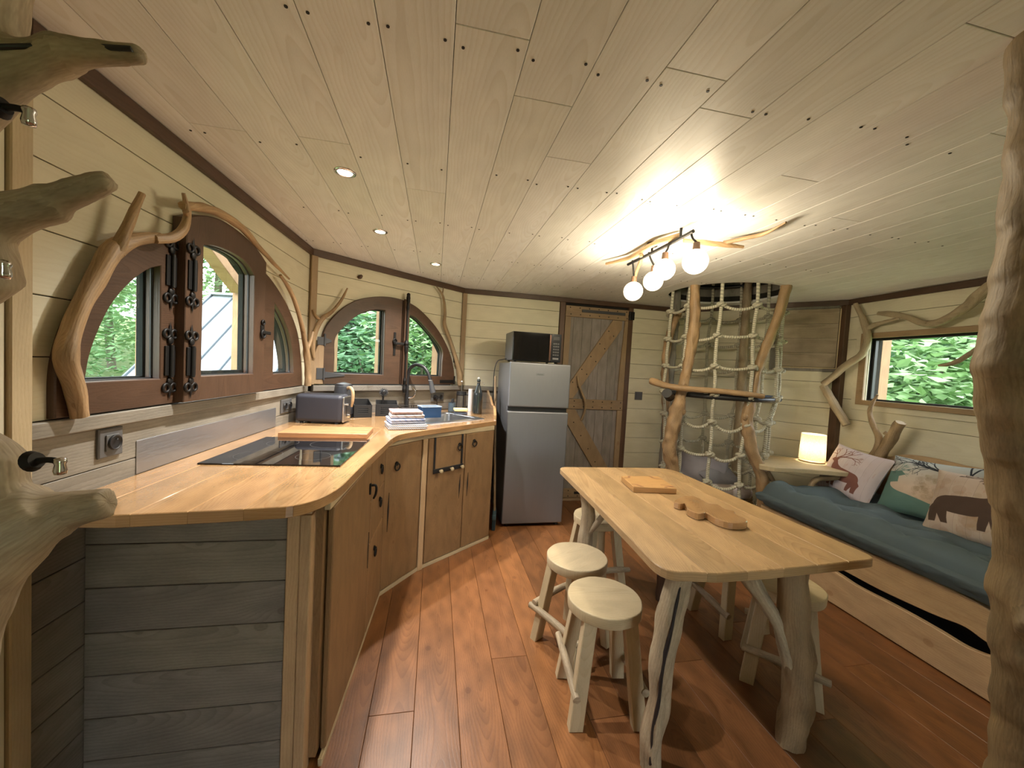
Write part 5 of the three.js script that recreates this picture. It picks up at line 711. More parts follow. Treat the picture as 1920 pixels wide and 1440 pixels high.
function deer(x, w, h, col, R, flip) {   // side view: body, neck, head, legs, antlers
  x.save(); x.translate(w * 0.02, -h * 0.02); x.scale(0.95, 0.9); if (flip) { x.translate(w, 0); x.scale(-1, 1); } x.fillStyle = col; x.strokeStyle = col; x.lineCap = 'round'; x.lineJoin = 'round'; x.beginPath();
  x.moveTo(w * 0.13, h * 0.43); x.lineTo(w * 0.17, h * 0.385); x.quadraticCurveTo(w * 0.21, h * 0.36, w * 0.25, h * 0.39); x.lineTo(w * 0.31, h * 0.365); x.lineTo(w * 0.285, h * 0.42); x.quadraticCurveTo(w * 0.32, h * 0.52, w * 0.42, h * 0.56); x.quadraticCurveTo(w * 0.58, h * 0.58, w * 0.70, h * 0.60); x.quadraticCurveTo(w * 0.80, h * 0.64, w * 0.80, h * 0.74); x.lineTo(w * 0.84, h * 0.80); x.lineTo(w * 0.80, h * 1.0); x.lineTo(w * 0.735, h * 1.0); x.lineTo(w * 0.73, h * 0.88); x.lineTo(w * 0.68, h * 1.0); x.lineTo(w * 0.63, h * 1.0); x.lineTo(w * 0.65, h * 0.83); x.quadraticCurveTo(w * 0.5, h * 0.86, w * 0.42, h * 0.82); x.lineTo(w * 0.42, h * 1.0); x.lineTo(w * 0.365, h * 1.0); x.lineTo(w * 0.35, h * 0.85); x.lineTo(w * 0.32, h * 1.0); x.lineTo(w * 0.27, h * 1.0); x.quadraticCurveTo(w * 0.24, h * 0.62, w * 0.21, h * 0.47); x.closePath(); x.fill();
  twig(x, w * 0.22, h * 0.38, -2.0, h * 0.10, 10, 3, R, 0.6); twig(x, w * 0.25, h * 0.38, -0.45, h * 0.16, 13, 4, R, 0.55); twig(x, w * 0.25, h * 0.38, -0.9, h * 0.13, 11, 3, R, 0.55); x.restore();
}
{
  const R = mulberry(31), fab = (t) => new THREE.MeshPhysicalMaterial({ map: t, roughness: 0.9, sheen: 0.2 });
  const t1 = canvasTex(512, 448, (x, w, h) => { boards(x, w, h, R, '#cfc3c6'); x.fillStyle = 'rgba(150,120,90,0.5)'; x.fillRect(0, h * 0.72, w * 0.35, h * 0.3); deer(x, w, h, '#7d5248', R, false); x.strokeStyle = 'rgba(120,70,55,0.5)'; for (let i = 0; i < 5; i++) twig(x, w * (0.03 + 0.07 * i), h, -1.57, 34, 2.5, 3, R, 0.5); });
  const t2 = canvasTex(512, 448, (x, w, h) => { const g = x.createLinearGradient(0, 0, 0, h); g.addColorStop(0, '#a9b3b6'); g.addColorStop(0.55, '#cdb8a6'); g.addColorStop(1, '#b39a80'); x.fillStyle = g; x.fillRect(0, 0, w, h); for (let i = 0; i < 200; i++) { x.fillStyle = `rgba(110,90,60,${R() * 0.12})`; x.beginPath(); x.arc(w * (0.45 + R() * 0.55), h * (0.3 + R() * 0.5), 6 + R() * 18, 0, 7); x.fill(); } x.fillStyle = '#5d7c74'; x.beginPath(); x.moveTo(0, h * 0.30); x.quadraticCurveTo(w * 0.10, h * 0.34, w * 0.24, h * 0.30); x.lineTo(w * 0.30, h * 0.36); x.lineTo(w * 0.22, h * 0.40); x.lineTo(w * 0.24, h * 0.50); x.lineTo(w * 0.13, h * 0.52); x.quadraticCurveTo(w * 0.14, h * 0.62, w * 0.30, h * 0.66); x.quadraticCurveTo(w * 0.6, h * 0.72, w, h * 0.86); x.lineTo(w, h); x.lineTo(0, h); x.closePath(); x.fill(); x.strokeStyle = '#5d7c74'; for (const a of [-0.5, -0.2, -0.9]) twig(x, w * 0.14, h * 0.32, a, 44, 5, 2, R, 0.4); x.strokeStyle = '#23272f'; x.lineCap = 'round'; twig(x, w * 0.98, h * 0.42, -2.6, 120, 16, 5, R, 0.55); twig(x, w * 0.98, h * 0.42, -1.9, 110, 13, 5, R, 0.55); twig(x, w * 0.9, h * 0.9, -1.35, 150, 14, 5, R, 0.5); twig(x, w * 0.55, h * 0.16, 3.3, 90, 10, 4, R, 0.6); twig(x, w * 0.30, h * 0.1, 2.8, 60, 4, 4, R, 0.7); });
  const t3 = canvasTex(512, 448, (x, w, h) => { boards(x, w, h, R, '#bfae9f'); for (let i = 0; i < 90; i++) { x.fillStyle = `rgba(140,105,70,${R() * 0.14})`; x.beginPath(); x.arc(R() * w, h * (0.2 + R() * 0.8), 10 + R() * 40, 0, 7); x.fill(); } x.save(); x.translate(-w * 0.18, -h * 0.16); x.scale(1.25, 1.12); deer(x, w, h, '#4c3a30', R, true); x.restore(); x.strokeStyle = '#4a3b44'; x.lineCap = 'round'; twig(x, w * 0.9, h * 0.36, -2.7, 70, 6, 4, R, 0.6); });
  const cs = [[0.44, 0.55, 0.46, 0.44, 0.40, -0.10, t1, 'white cushion printed with a reddish brown stag, next to the lamp'], [0.92, 0.555, 0.41, 0.50, 0.42, 0.06, t2, 'cushion printed with dark bare branches over a green hill, middle of the sofa'], [1.285, 0.55, 0.53, 0.52, 0.42, 0.10, t3, 'beige cushion printed with a large dark brown deer, beside the driftwood post']];
  for (const [s, y, n, w, h, roll, t, label] of cs) { const o = thing('scatter_cushion', label, 'cushion', f5.at(s, y, n), f5.turn, 'printed cushions on the futon'); const m = add(o, 'cover', cushionGeo(w, h, 0.15).translate(0, h / 2, 0), fab(t)); m.rotation.set(-0.42, 0, 0, 'XYZ'); m.rotation.z = roll; }
}
{ // pale shelf by the rope tower and its lamp corner
  const o = thing('corner_shelf', 'pale live-edge wooden shelf on branch brackets below the table lamp', 'shelf', [2.30, 0.715, -3.14]);
  add(o, 'shelf_board', grain(mv(slab(smooth([[-0.30, 0.115], [-0.22, 0.17], [0.0, 0.165], [0.25, 0.20], [0.47, 0.20]], 3).concat([[0.52, -0.16], [0.30, -0.26], [0.05, -0.30], [-0.10, -0.22], [-0.24, -0.02]]).map(([x, z]) => [x, -z]).reverse(), 0.036, 0.004).rotateX(-Math.PI / 2), 0, 0, 0), 'x'), M.pale[3]);
  add(o, 'bracket', limb([[-0.22, -0.01, 0.08, 0.016], [-0.12, -0.14, 0.06, 0.017], [0.0, -0.30, 0.02, 0.016], [0.02, -0.44, 0.0, 0.016], [0.02, -0.71, 0, 0.018]], { rough: 0.1 }), M.drift[2]); add(o, 'bracket', limb([[0.40, -0.005, 0.14, 0.018], [0.25, -0.03, 0.14, 0.02], [0.13, -0.06, 0.13, 0.02], [0.10, -0.20, 0.12, 0.019], [0.11, -0.45, 0.1, 0.02], [0.11, -0.71, 0.1, 0.02]], { rough: 0.12 }), M.drift[3]);
}
{ // hatch cupboard high on the back right wall
  const o = thing('wall_cupboard', 'wooden wall cupboard with a grey-brown board door high up in the corner', 'cupboard', W.w4.at(0, 0, 0), W.w4.turn); const pm = M.trim.map((m) => m);
  add(o, 'surround', mv(grain(slab(rect(0.90, 1.535, 1.44, 2.135), 0.014, 0.002, [rect(0.955, 1.572, 1.405, 2.12).reverse()]), 'y'), 0, 0, 0.001), M.grey[1]); const gm = M.grey.map((m) => { const c = m.clone(); c.color.multiply(new THREE.Color(1.55, 1.35, 1.12)); return c; });
  const d = add(o, 'door', mv(rbox(0.445, 0.54, 0.012, 0.002, 1), 1.18, 1.576, 0.006), M.backing); for (let i = 0; i < 4; i++) add(d, 'board', mv(grain(slab(rect(0.9585, 1.5765 + i * 0.135, 1.4015, 1.5765 + i * 0.135 + 0.1335), 0.012, 0.0012), 'x'), 0, 0, 0.0125), gm[i % 4]);
  add(o, 'edge_strip', mv(grain(bar(0.46, 0.010, 0.016, 0.002), 'x'), 1.18, 1.563, 0.018), M.pale[0]); add(o, 'edge_strip', mv(grain(bar(0.009, 0.55, 0.016, 0.002), 'y'), 1.41, 1.563, 0.018), M.pale[1]);
  add(d, 'ornate_pull', merge([mv(rbox(0.018, 0.05, 0.006, 0.003), 0.972, 1.85, 0.027), mv(new THREE.TorusGeometry(0.012, 0.004, 6, 12), 0.972, 1.885, 0.032)]), M.steel);
}
// ================================================================ CLIMBING TOWER TO THE LOFT
{
  const cx = HATCH.x, cz = HATCH.z, o = thing('climbing_tower', 'rope net climbing tower with driftwood poles going up through the round ceiling hatch', 'climbing net');
  const rope = tex(64, 64, (x, y, c) => { const k = 0.5 + 0.5 * Math.sin((x / 64 + y / 64) * 6.2832 * 2); c[0] = c[1] = c[2] = k; }, false); rope.repeat.set(28, 3);
  const rt = tex(64, 64, (x, y, c) => { const k = 0.78 + 0.22 * Math.sin((x / 64 + y / 64) * 6.2832 * 2) + 0.06 * n2(x, y); c[0] = 0.60 * k; c[1] = 0.57 * k; c[2] = 0.45 * k; }); rt.repeat.set(28, 3);
  const rm = new THREE.MeshPhysicalMaterial({ map: rt, bumpMap: rope, bumpScale: 0.002, roughness: 0.85 });
  const pk = { rough: 0.15, k: 16, step: 0.022 };
  const kn = (x, y, z, r) => new THREE.SphereGeometry(r, 12, 9).scale(1, 1.3, 0.8).translate(x, y, z);
  add(o, 'pole', merge([limb([[1.485, 2.75, -3.27, 0.032], [1.495, 2.20, -3.28, 0.036], [1.515, 1.93, -3.28, 0.042], [1.505, 1.69, -3.28, 0.045], [1.48, 1.47, -3.28, 0.040], [1.455, 1.30, -3.28, 0.042], [1.425, 1.15, -3.28, 0.055], [1.395, 0.97, -3.28, 0.058], [1.38, 0.79, -3.28, 0.056], [1.415, 0.63, -3.28, 0.052], [1.43, 0.35, -3.28, 0.052], [1.42, 0.0, -3.28, 0.06]], pk), kn(1.46, 1.12, -3.255, 0.026), kn(1.35, 0.77, -3.27, 0.03), kn(1.545, 1.86, -3.27, 0.022)]), M.driftRed[0]);
  add(o, 'pole', merge([limb([[2.17, 2.75, -3.12, 0.032], [2.155, 2.20, -3.12, 0.038], [2.12, 1.99, -3.12, 0.036], [2.06, 1.79, -3.12, 0.036], [2.01, 1.62, -3.12, 0.035], [1.975, 1.48, -3.12, 0.036], [1.955, 1.30, -3.12, 0.038], [1.925, 1.10, -3.12, 0.043], [1.945, 0.98, -3.12, 0.048], [2.00, 0.81, -3.12, 0.045], [2.065, 0.68, -3.11, 0.046], [2.11, 0.50, -3.12, 0.048], [2.13, 0.30, -3.13, 0.048], [2.135, 0.0, -3.14, 0.048]], pk), kn(1.90, 1.12, -3.10, 0.026)]), M.driftRed[1]);
  add(o, 'pole', limb([[1.56, 2.02, -3.72, 0.030], [1.515, 1.93, -3.70, 0.034], [1.475, 1.78, -3.70, 0.036], [1.46, 1.60, -3.70, 0.034], [1.465, 1.40, -3.70, 0.034], [1.49, 1.18, -3.70, 0.036], [1.52, 0.90, -3.70, 0.038], [1.535, 0.60, -3.70, 0.038], [1.54, 0.0, -3.70, 0.04]], pk), M.driftRed[2]);
  add(o, 'pole', limb([[1.60, 2.75, -3.88, 0.036], [1.585, 2.2, -3.86, 0.04], [1.575, 1.6, -3.85, 0.04], [1.57, 0.9, -3.85, 0.042], [1.57, 0.0, -3.86, 0.042]], pk), M.grey[2]);
  add(o, 'pole', limb([[2.26, 2.75, -3.80, 0.034], [2.25, 2.1, -3.80, 0.036], [2.27, 1.2, -3.80, 0.04], [2.28, 0.0, -3.82, 0.04]], pk), M.driftGrey[1]);
  add(o, 'rail', limb([[1.235, 1.365, -3.42, 0.034], [1.34, 1.325, -3.25, 0.026], [1.62, 1.315, -3.13, 0.024], [1.80, 1.31, -3.07, 0.022], [2.00, 1.295, -3.05, 0.02]], { rough: 0.14, k: 12 }), M.driftRed[0]);
  add(o, 'hoop', plain(new THREE.TorusGeometry(0.475, 0.022, 10, 72).rotateX(Math.PI / 2).translate(cx, 1.265, cz)), M.black); add(o, 'pipe_end', mv(cyl(0.04, 0.04, 0.10, 20).rotateZ(1.2).rotateY(0.9), 1.36, 1.235, -3.30), M.black);
  add(o, 'hoop', plain(new THREE.TorusGeometry(0.455, 0.020, 10, 72).rotateX(Math.PI / 2).translate(cx, HC + 0.16, cz)), M.black);
  const sl = []; for (const [a0, a1] of [[0.02, 0.34]]) sl.push(mv(new THREE.TorusGeometry(0.475, 0.0265, 10, 24, a1).rotateX(Math.PI / 2).rotateY(a0), cx, 1.265, cz)); add(o, 'pipe_sleeve', plain(sl[0]), std(0.12, 0.2, 0.42, 0.25));
  const RY = (y) => (y > 1.27 ? 0.475 - (y - 1.27) * 0.02 : y > 1.0 ? 0.475 - (1.27 - y) * 0.16 : 0.43 - (1.0 - y) * 0.01);
  const K = 11, lev = [2.02, 1.765, 1.515, 1.275, 1.055, 0.79, 0.555, 0.30], node = (k, y) => { const a = k / K * 6.2832 + 0.03, j = k * 7 + Math.round(y * 10), r = RY(y) + 0.012 * n2(j, 3); return [cx + r * Math.sin(a + 0.03 * n2(j, 9)), y + 0.012 * n2(j, 5), cz + r * Math.cos(a + 0.03 * n2(j, 9))]; };
  const RR = 0.0140, ro = { rough: 0, k: 8, step: 0.035 };
  const kg = (() => { const g = plain(new THREE.TorusKnotGeometry(0.019, 0.0135, 44, 7, 2, 3)); g.rotateX(Math.PI / 2); return g; })();
  for (let k = 0; k < K; k++) {
    const pts = [[...node(k, 2.45), RR], ...lev.map((y) => [...node(k, y), RR]), [...node(k, 0.06), RR]];
    for (let i = pts.length - 1; i > 0; i--) pts.splice(i, 0, [(pts[i][0] + pts[i - 1][0]) / 2 + 0.008 * n2(k * 5 + i, 1), (pts[i][1] + pts[i - 1][1]) / 2, (pts[i][2] + pts[i - 1][2]) / 2 + 0.008 * n2(k * 5 + i, 7), RR]);
    add(o, 'upright_rope', limb(pts, ro), rm);
    for (const [i, y] of lev.entries()) {
      if (i === 3) { const p = node(k, y); add(o, 'knot', kg.clone().rotateY(k / K * 6.28).translate(...p), rm); continue; }
      const p = node(k, y), q = node((k + 1) % K, y); const m = [0.25, 0.5, 0.75].map((t) => { const sag = (i < 3 ? 0.028 : 0.05) * (1 - (2 * t - 1) ** 2) * (0.7 + 0.5 * (n2(k + i * 3, 2) + 0.5)), b = 1 + 0.02 * (1 - (2 * t - 1) ** 2); return [cx + (p[0] + (q[0] - p[0]) * t - cx) * b, p[1] + (q[1] - p[1]) * t - sag, cz + (p[2] + (q[2] - p[2]) * t - cz) * b, RR * 0.92]; });
      add(o, 'cross_rope', limb([[...p, RR * 0.92], ...m, [...q, RR * 0.92]], ro), rm); add(o, 'knot', kg.clone().rotateY(k / K * 6.28 + 0.3).translate(p[0] + 0.006 * Math.sin(k / K * 6.28), p[1], p[2] + 0.006 * Math.cos(k / K * 6.28)), rm);
    }
  }
  // round padded seat inside, and what lies on it
  const s = thing('round_seat', 'low round wooden seat platform inside the rope net tower', 'platform', [cx, 0, cz]); const wedge = 12;
  for (let i = 0; i < wedge; i++) add(s, 'stave', grain(mv(bar(0.178, 0.36, 0.02, 0.002), 0, 0, 0.335).rotateY(i / wedge * 6.2832), 'y'), M.pine[i % 4]); add(s, 'seat_top', grain(cyl(0.345, 0.345, 0.022, 40).translate(0, 0.361, 0), 'x'), M.pine[1]);
  const pm = std(0.26, 0.235, 0.25, 0.95, 0, { sheen: 0.2 }), pm2 = std(0.21, 0.20, 0.215, 0.95);
  const put = (name, label, x, y, z, w, h, t, rx, ry, rz, m) => { const c = thing(name, label, 'cushion', [x, y, z]); const q = add(c, 'cover', cushionGeo(w, h, t).translate(0, h / 2, 0), m); q.rotation.set(rx, ry, rz, 'YXZ'); return c; };
  put('grey_cushion', 'large grey-mauve cushion leaning in the left part of the rope tower', 1.80, 0.39, -3.52, 0.44, 0.34, 0.13, -0.55, -0.25, -0.14, pm); put('grey_cushion', 'grey-mauve cushion leaning against the right of the rope tower', 2.06, 0.40, -3.48, 0.38, 0.28, 0.12, -0.75, 0.35, 0.35, pm2);
  const st = tex(64, 16, (x, y, c) => { const k = (x % 16) < 5 ? 1 : 0; c[0] = k ? 0.52 : 0.30; c[1] = k ? 0.47 : 0.25; c[2] = k ? 0.48 : 0.22; }); st.repeat.set(3, 1);
  const b = thing('bolster_cushion', 'striped brown and lilac bolster lying at the front of the rope tower seat', 'cushion', [1.95, 0.385, -3.31]); add(b, 'cover', plain(limb([[-0.17, 0.06, 0, 0.035], [-0.155, 0.06, 0, 0.056], [0, 0.06, 0.012, 0.06], [0.155, 0.06, 0.0, 0.056], [0.17, 0.06, 0, 0.035]], { rough: 0.04, k: 20 })), new THREE.MeshPhysicalMaterial({ map: st, roughness: 0.9 }));
}
// ================================================================ DRIFTWOOD ON THE WALLS
const lk = { rough: 0.15, k: 14, step: 0.02 };
const dw = (label, list, mat, group) => { const o = thing('driftwood_branch', label, 'branch', [0, 0, 0], 0, group); list.forEach((g, i) => add(o, i ? 'side_branch' : 'main_branch', g, mat)); return o; };
{
  const w1 = (p, n = 0.05) => limb(onWall('w1', p, n), lk);
  dw('thick antler-like driftwood branch curving up the left side of the big arched window', [w1([[0.108, 1.205, 0.019], [0.093, 1.29, 0.023], [0.067, 1.37, 0.026], [0.083, 1.44, 0.021], [0.112, 1.52, 0.021], [0.158, 1.61, 0.024], [0.213, 1.70, 0.026], [0.29, 1.752, 0.020], [0.385, 1.79, 0.017]], 0.04), w1([[0.212, 1.69, 0.020, 0.045], [0.232, 1.78, 0.014, 0.06], [0.262, 1.89, 0.010, 0.075]])], M.driftRed[1]);
  dw('thin curling driftwood twig at the upper left of the big arched window', [w1([[0.35, 1.775, 0.016, 0.05], [0.41, 1.80, 0.016, 0.065], [0.45, 1.845, 0.015, 0.075], [0.46, 1.91, 0.012, 0.08], [0.43, 1.965, 0.006, 0.085]]), w1([[0.46, 1.895, 0.008, 0.08], [0.435, 1.905, 0.009, 0.09]])], M.driftRed[0]);
  dw('long thin driftwood branch over the top of the big arched window', [w1([[0.44, 1.925, 0.014, 0.075], [0.53, 1.955, 0.017, 0.075], [0.66, 1.985, 0.017, 0.07], [0.85, 1.985, 0.016, 0.065], [1.03, 1.95, 0.013, 0.055], [1.20, 1.915, 0.010, 0.05], [1.42, 1.875, 0.005, 0.045]])], M.driftRed[1]);
  dw('driftwood branch running down the right side of the big arched window into the corner', [w1([[1.30, 1.87, 0.009, 0.045], [1.42, 1.81, 0.013, 0.05], [1.55, 1.70, 0.013, 0.05], [1.66, 1.56, 0.017, 0.05], [1.725, 1.41, 0.021, 0.05], [1.755, 1.29, 0.021, 0.05], [1.765, 1.205, 0.022, 0.05]]), w1([[1.715, 1.44, 0.014, 0.05], [1.745, 1.52, 0.011, 0.065], [1.775, 1.585, 0.008, 0.07]])], M.driftRed[0]);
  const w2 = (p, n = 0.045) => limb(onWall('w2', p, n), lk);
  dw('forked driftwood branch left of the smaller arched window', [w2([[0.03, 1.40, 0.010], [0.018, 1.49, 0.016], [0.035, 1.60, 0.017], [0.075, 1.69, 0.017], [0.13, 1.74, 0.013], [0.18, 1.80, 0.011], [0.222, 1.87, 0.009], [0.258, 1.95, 0.006]]), w2([[0.065, 1.68, 0.012], [0.03, 1.71, 0.010], [0.012, 1.75, 0.007]])], M.driftRed[2]);
  dw('driftwood branch with a forked tip right of the smaller arched window', [w2([[1.462, 1.205, 0.030], [1.452, 1.30, 0.032], [1.425, 1.39, 0.026], [1.37, 1.51, 0.020], [1.316, 1.62, 0.018], [1.225, 1.79, 0.017], [1.222, 1.90, 0.014], [1.205, 2.01, 0.012], [1.170, 2.08, 0.010], [1.108, 2.13, 0.005]]), w2([[1.180, 2.06, 0.008], [1.186, 2.10, 0.007], [1.188, 2.135, 0.005]])], M.drift[1]);
  const w5 = (p, n = 0.07) => limb(onWall('w5', p, n), lk);
  dw('zigzag grey driftwood branch hanging left of the right-hand window', [w5([[0.10, 2.135, 0.017, 0.06], [0.155, 2.03, 0.021, 0.06], [0.215, 1.92, 0.026, 0.07], [0.237, 1.79, 0.027, 0.075], [0.205, 1.675, 0.027, 0.09], [0.115, 1.60, 0.028, 0.11], [0.045, 1.515, 0.028, 0.13], [-0.045, 1.42, 0.030, 0.15]]), w5([[-0.05, 1.41, 0.03, 0.15], [-0.01, 1.345, 0.032, 0.14], [0.05, 1.235, 0.032, 0.12], [0.145, 1.075, 0.034, 0.09]]), w5([[0.215, 1.90, 0.022, 0.07], [0.27, 1.93, 0.018, 0.07], [0.345, 1.945, 0.013, 0.08], [0.47, 1.965, 0.009, 0.09]])], M.driftGrey[0]);
  dw('wavy grey driftwood branch above the right-hand window', [w5([[0.32, 2.02, 0.014, 0.10], [0.42, 2.00, 0.023, 0.10], [0.515, 1.97, 0.022, 0.10], [0.63, 1.91, 0.022, 0.10], [0.71, 1.90, 0.025, 0.10], [0.80, 1.935, 0.026, 0.11], [0.885, 1.99, 0.030, 0.12], [0.96, 2.06, 0.038, 0.14], [1.06, 2.12, 0.04, 0.16]])], M.driftGrey[1]);
  dw('short dark twig reaching in front of the right-hand window glass', [w5([[0.785, 1.593, 0.008, 0.15], [0.835, 1.600, 0.013, 0.15], [0.89, 1.625, 0.016, 0.15], [0.95, 1.675, 0.017, 0.15], [1.03, 1.75, 0.021, 0.14], [1.12, 1.80, 0.022, 0.12]])], M.driftGrey[2]);
  dw('crooked thin driftwood branch standing behind the sofa backboard under the right-hand window', [w5([[0.43, 1.36, 0.007, 0.17], [0.395, 1.285, 0.013, 0.17], [0.385, 1.215, 0.016, 0.17], [0.435, 1.10, 0.019, 0.18], [0.475, 1.03, 0.022, 0.18], [0.455, 0.92, 0.024, 0.17], [0.385, 0.81, 0.026, 0.16], [0.33, 0.70, 0.028, 0.15], [0.32, 0.44, 0.028, 0.15]])], M.drift[0]);
  dw('thick sawn-off driftwood log leaning behind the sofa backboard', [w5([[0.615, 1.165, 0.034, 0.185], [0.56, 1.04, 0.036, 0.18], [0.505, 0.92, 0.037, 0.17], [0.46, 0.80, 0.038, 0.17], [0.42, 0.44, 0.04, 0.165]]), w5([[0.56, 1.05, 0.016, 0.19], [0.53, 1.075, 0.014, 0.21]])], M.drift[2]);
}
// ================================================================ DRIFTWOOD POSTS OF THE OPENING BESIDE THE PHOTOGRAPHER
{
  const o = thing('driftwood_post', 'big grey driftwood post with three sawn-off stubs at the left edge of the picture', 'post');
  const z = -0.50, B = (a, b, r0, r1) => [a, b, r0, r1];
  add(o, 'trunk', fork([
    B([-0.80, 0.0, z + 0.02], [-0.775, 0.95, z], 0.06, 0.058), B([-0.775, 0.95, z], [-0.705, 1.12, z], 0.058, 0.056), B([-0.705, 1.12, z], [-0.71, 1.245, z], 0.05, 0.046), B([-0.71, 1.245, z], [-0.82, 1.24, z], 0.046, 0.05), B([-0.775, 0.95, z], [-0.83, 1.24, z], 0.055, 0.05), B([-0.83, 1.24, z], [-0.83, 1.40, z], 0.045, 0.045), B([-0.83, 1.40, z], [-0.715, 1.51, z], 0.045, 0.05), B([-0.715, 1.51, z], [-0.775, 1.64, z], 0.046, 0.042), B([-0.775, 1.64, z], [-0.71, 1.76, z], 0.042, 0.046), B([-0.71, 1.76, z], [-0.685, 1.90, z], 0.046, 0.042), B([-0.685, 1.90, z], [-0.69, 2.185, z], 0.042, 0.05),
    B([-0.70, 1.735, z], [-0.605, 1.785, z - 0.015], 0.034, 0.019), B([-0.605, 1.785, z - 0.015], [-0.508, 1.793, z - 0.02], 0.018, 0.0135),
    B([-0.71, 1.555, z], [-0.63, 1.595, z - 0.02], 0.034, 0.020), B([-0.63, 1.595, z - 0.02], [-0.558, 1.633, z - 0.03], 0.018, 0.0135),
    B([-0.69, 1.135, z], [-0.64, 1.172, z - 0.03], 0.062, 0.040), B([-0.64, 1.168, z - 0.03], [-0.578, 1.182, z - 0.05], 0.030, 0.022)], { cell: 0.006, k: 0.016, amp: 0.003 }), M.driftGrey[1]);
  // cracks: dark splits along the stubs
  const cr = (p, w) => limb(p.map((q) => [...q, w]), { rough: 0.3, k: 6, step: 0.02 });
  add(o, 'crack', cr([[-0.665, 1.745, z + 0.04], [-0.615, 1.775, z + 0.006], [-0.56, 1.787, z - 0.006], [-0.51, 1.790, z - 0.009]], 0.0035), M.black);
  for (const [x, y, dz] of [[-0.640, 1.692, 0.02], [-0.645, 1.500, 0.04], [-0.622, 1.252, 0.0]]) {
    const h = thing('coat_hook', y > 1.6 ? 'dark iron ball hook on the left driftwood post near the upper stub' : y > 1.4 ? 'dark iron hook on the left driftwood post below the middle stub' : 'dark iron hook with a bent arm on the left driftwood post above the lowest stub', 'hook', [x, y, z + dz]);
    add(h, 'rosette', mv(cyl(0.014, 0.010, 0.008, 18).rotateZ(-1.3), -0.004, 0, 0), M.iron); add(h, 'arm', limb([[0, 0, 0, 0.0045], [0.014, 0.002, -0.004, 0.004], [0.026, 0.0, -0.006, 0.004]], { rough: 0, k: 10, step: 0.004 }), M.iron); add(h, 'tip', plain(new THREE.LatheGeometry([[0, -0.018], [0.006, -0.017], [0.007, -0.012], [0.0055, -0.004], [0.007, 0.0], [0.006, 0.004], [0, 0.006]].map((p) => new THREE.Vector2(...p)), 16).translate(0.027, 0, -0.006)), M.chrome);
  }
}
{
  const o = thing('driftwood_post', 'tall wavy brown driftwood post with a sawn stub at the right edge of the picture', 'post'), z = -0.85, R = 0.085;
  const DX = 0.05, P = [[1.085, 2.185], [1.108, 2.10], [1.115, 1.95], [1.115, 1.80], [1.113, 1.68], [1.102, 1.58], [1.092, 1.47], [1.112, 1.38], [1.135, 1.29], [1.165, 1.18], [1.195, 1.06], [1.205, 0.95], [1.225, 0.82], [1.245, 0.68], [1.25, 0.45], [1.25, 0.0]], bones = [];
  for (let i = 0; i + 1 < P.length; i++) bones.push([[P[i][0] + DX, P[i][1], z], [P[i + 1][0] + DX, P[i + 1][1], z], R + (i > 10 ? 0.012 : 0), R + (i > 9 ? 0.012 : 0)]);
  bones.push([[1.24, 0.95, z + 0.02], [1.145, 0.895, z + 0.055], 0.055, 0.034]);
  add(o, 'trunk', fork(bones, { cell: 0.010, k: 0.016, amp: 0.0035 }), (() => { const m = M.drift[2].clone(); m.color.multiply(new THREE.Color(0.66, 0.68, 0.64)); return m; })());
  add(o, 'crack', limb([[1.16, 2.0, z + 0.083, 0.004], [1.15, 1.86, z + 0.084, 0.005], [1.135, 1.70, z + 0.080, 0.009], [1.11, 1.57, z + 0.076, 0.007], [1.105, 1.46, z + 0.078, 0.006], [1.13, 1.36, z + 0.082, 0.006], [1.17, 1.25, z + 0.086, 0.005], [1.21, 1.1, z + 0.09, 0.004]], { rough: 0.35, k: 6, step: 0.02 }), M.black);
}
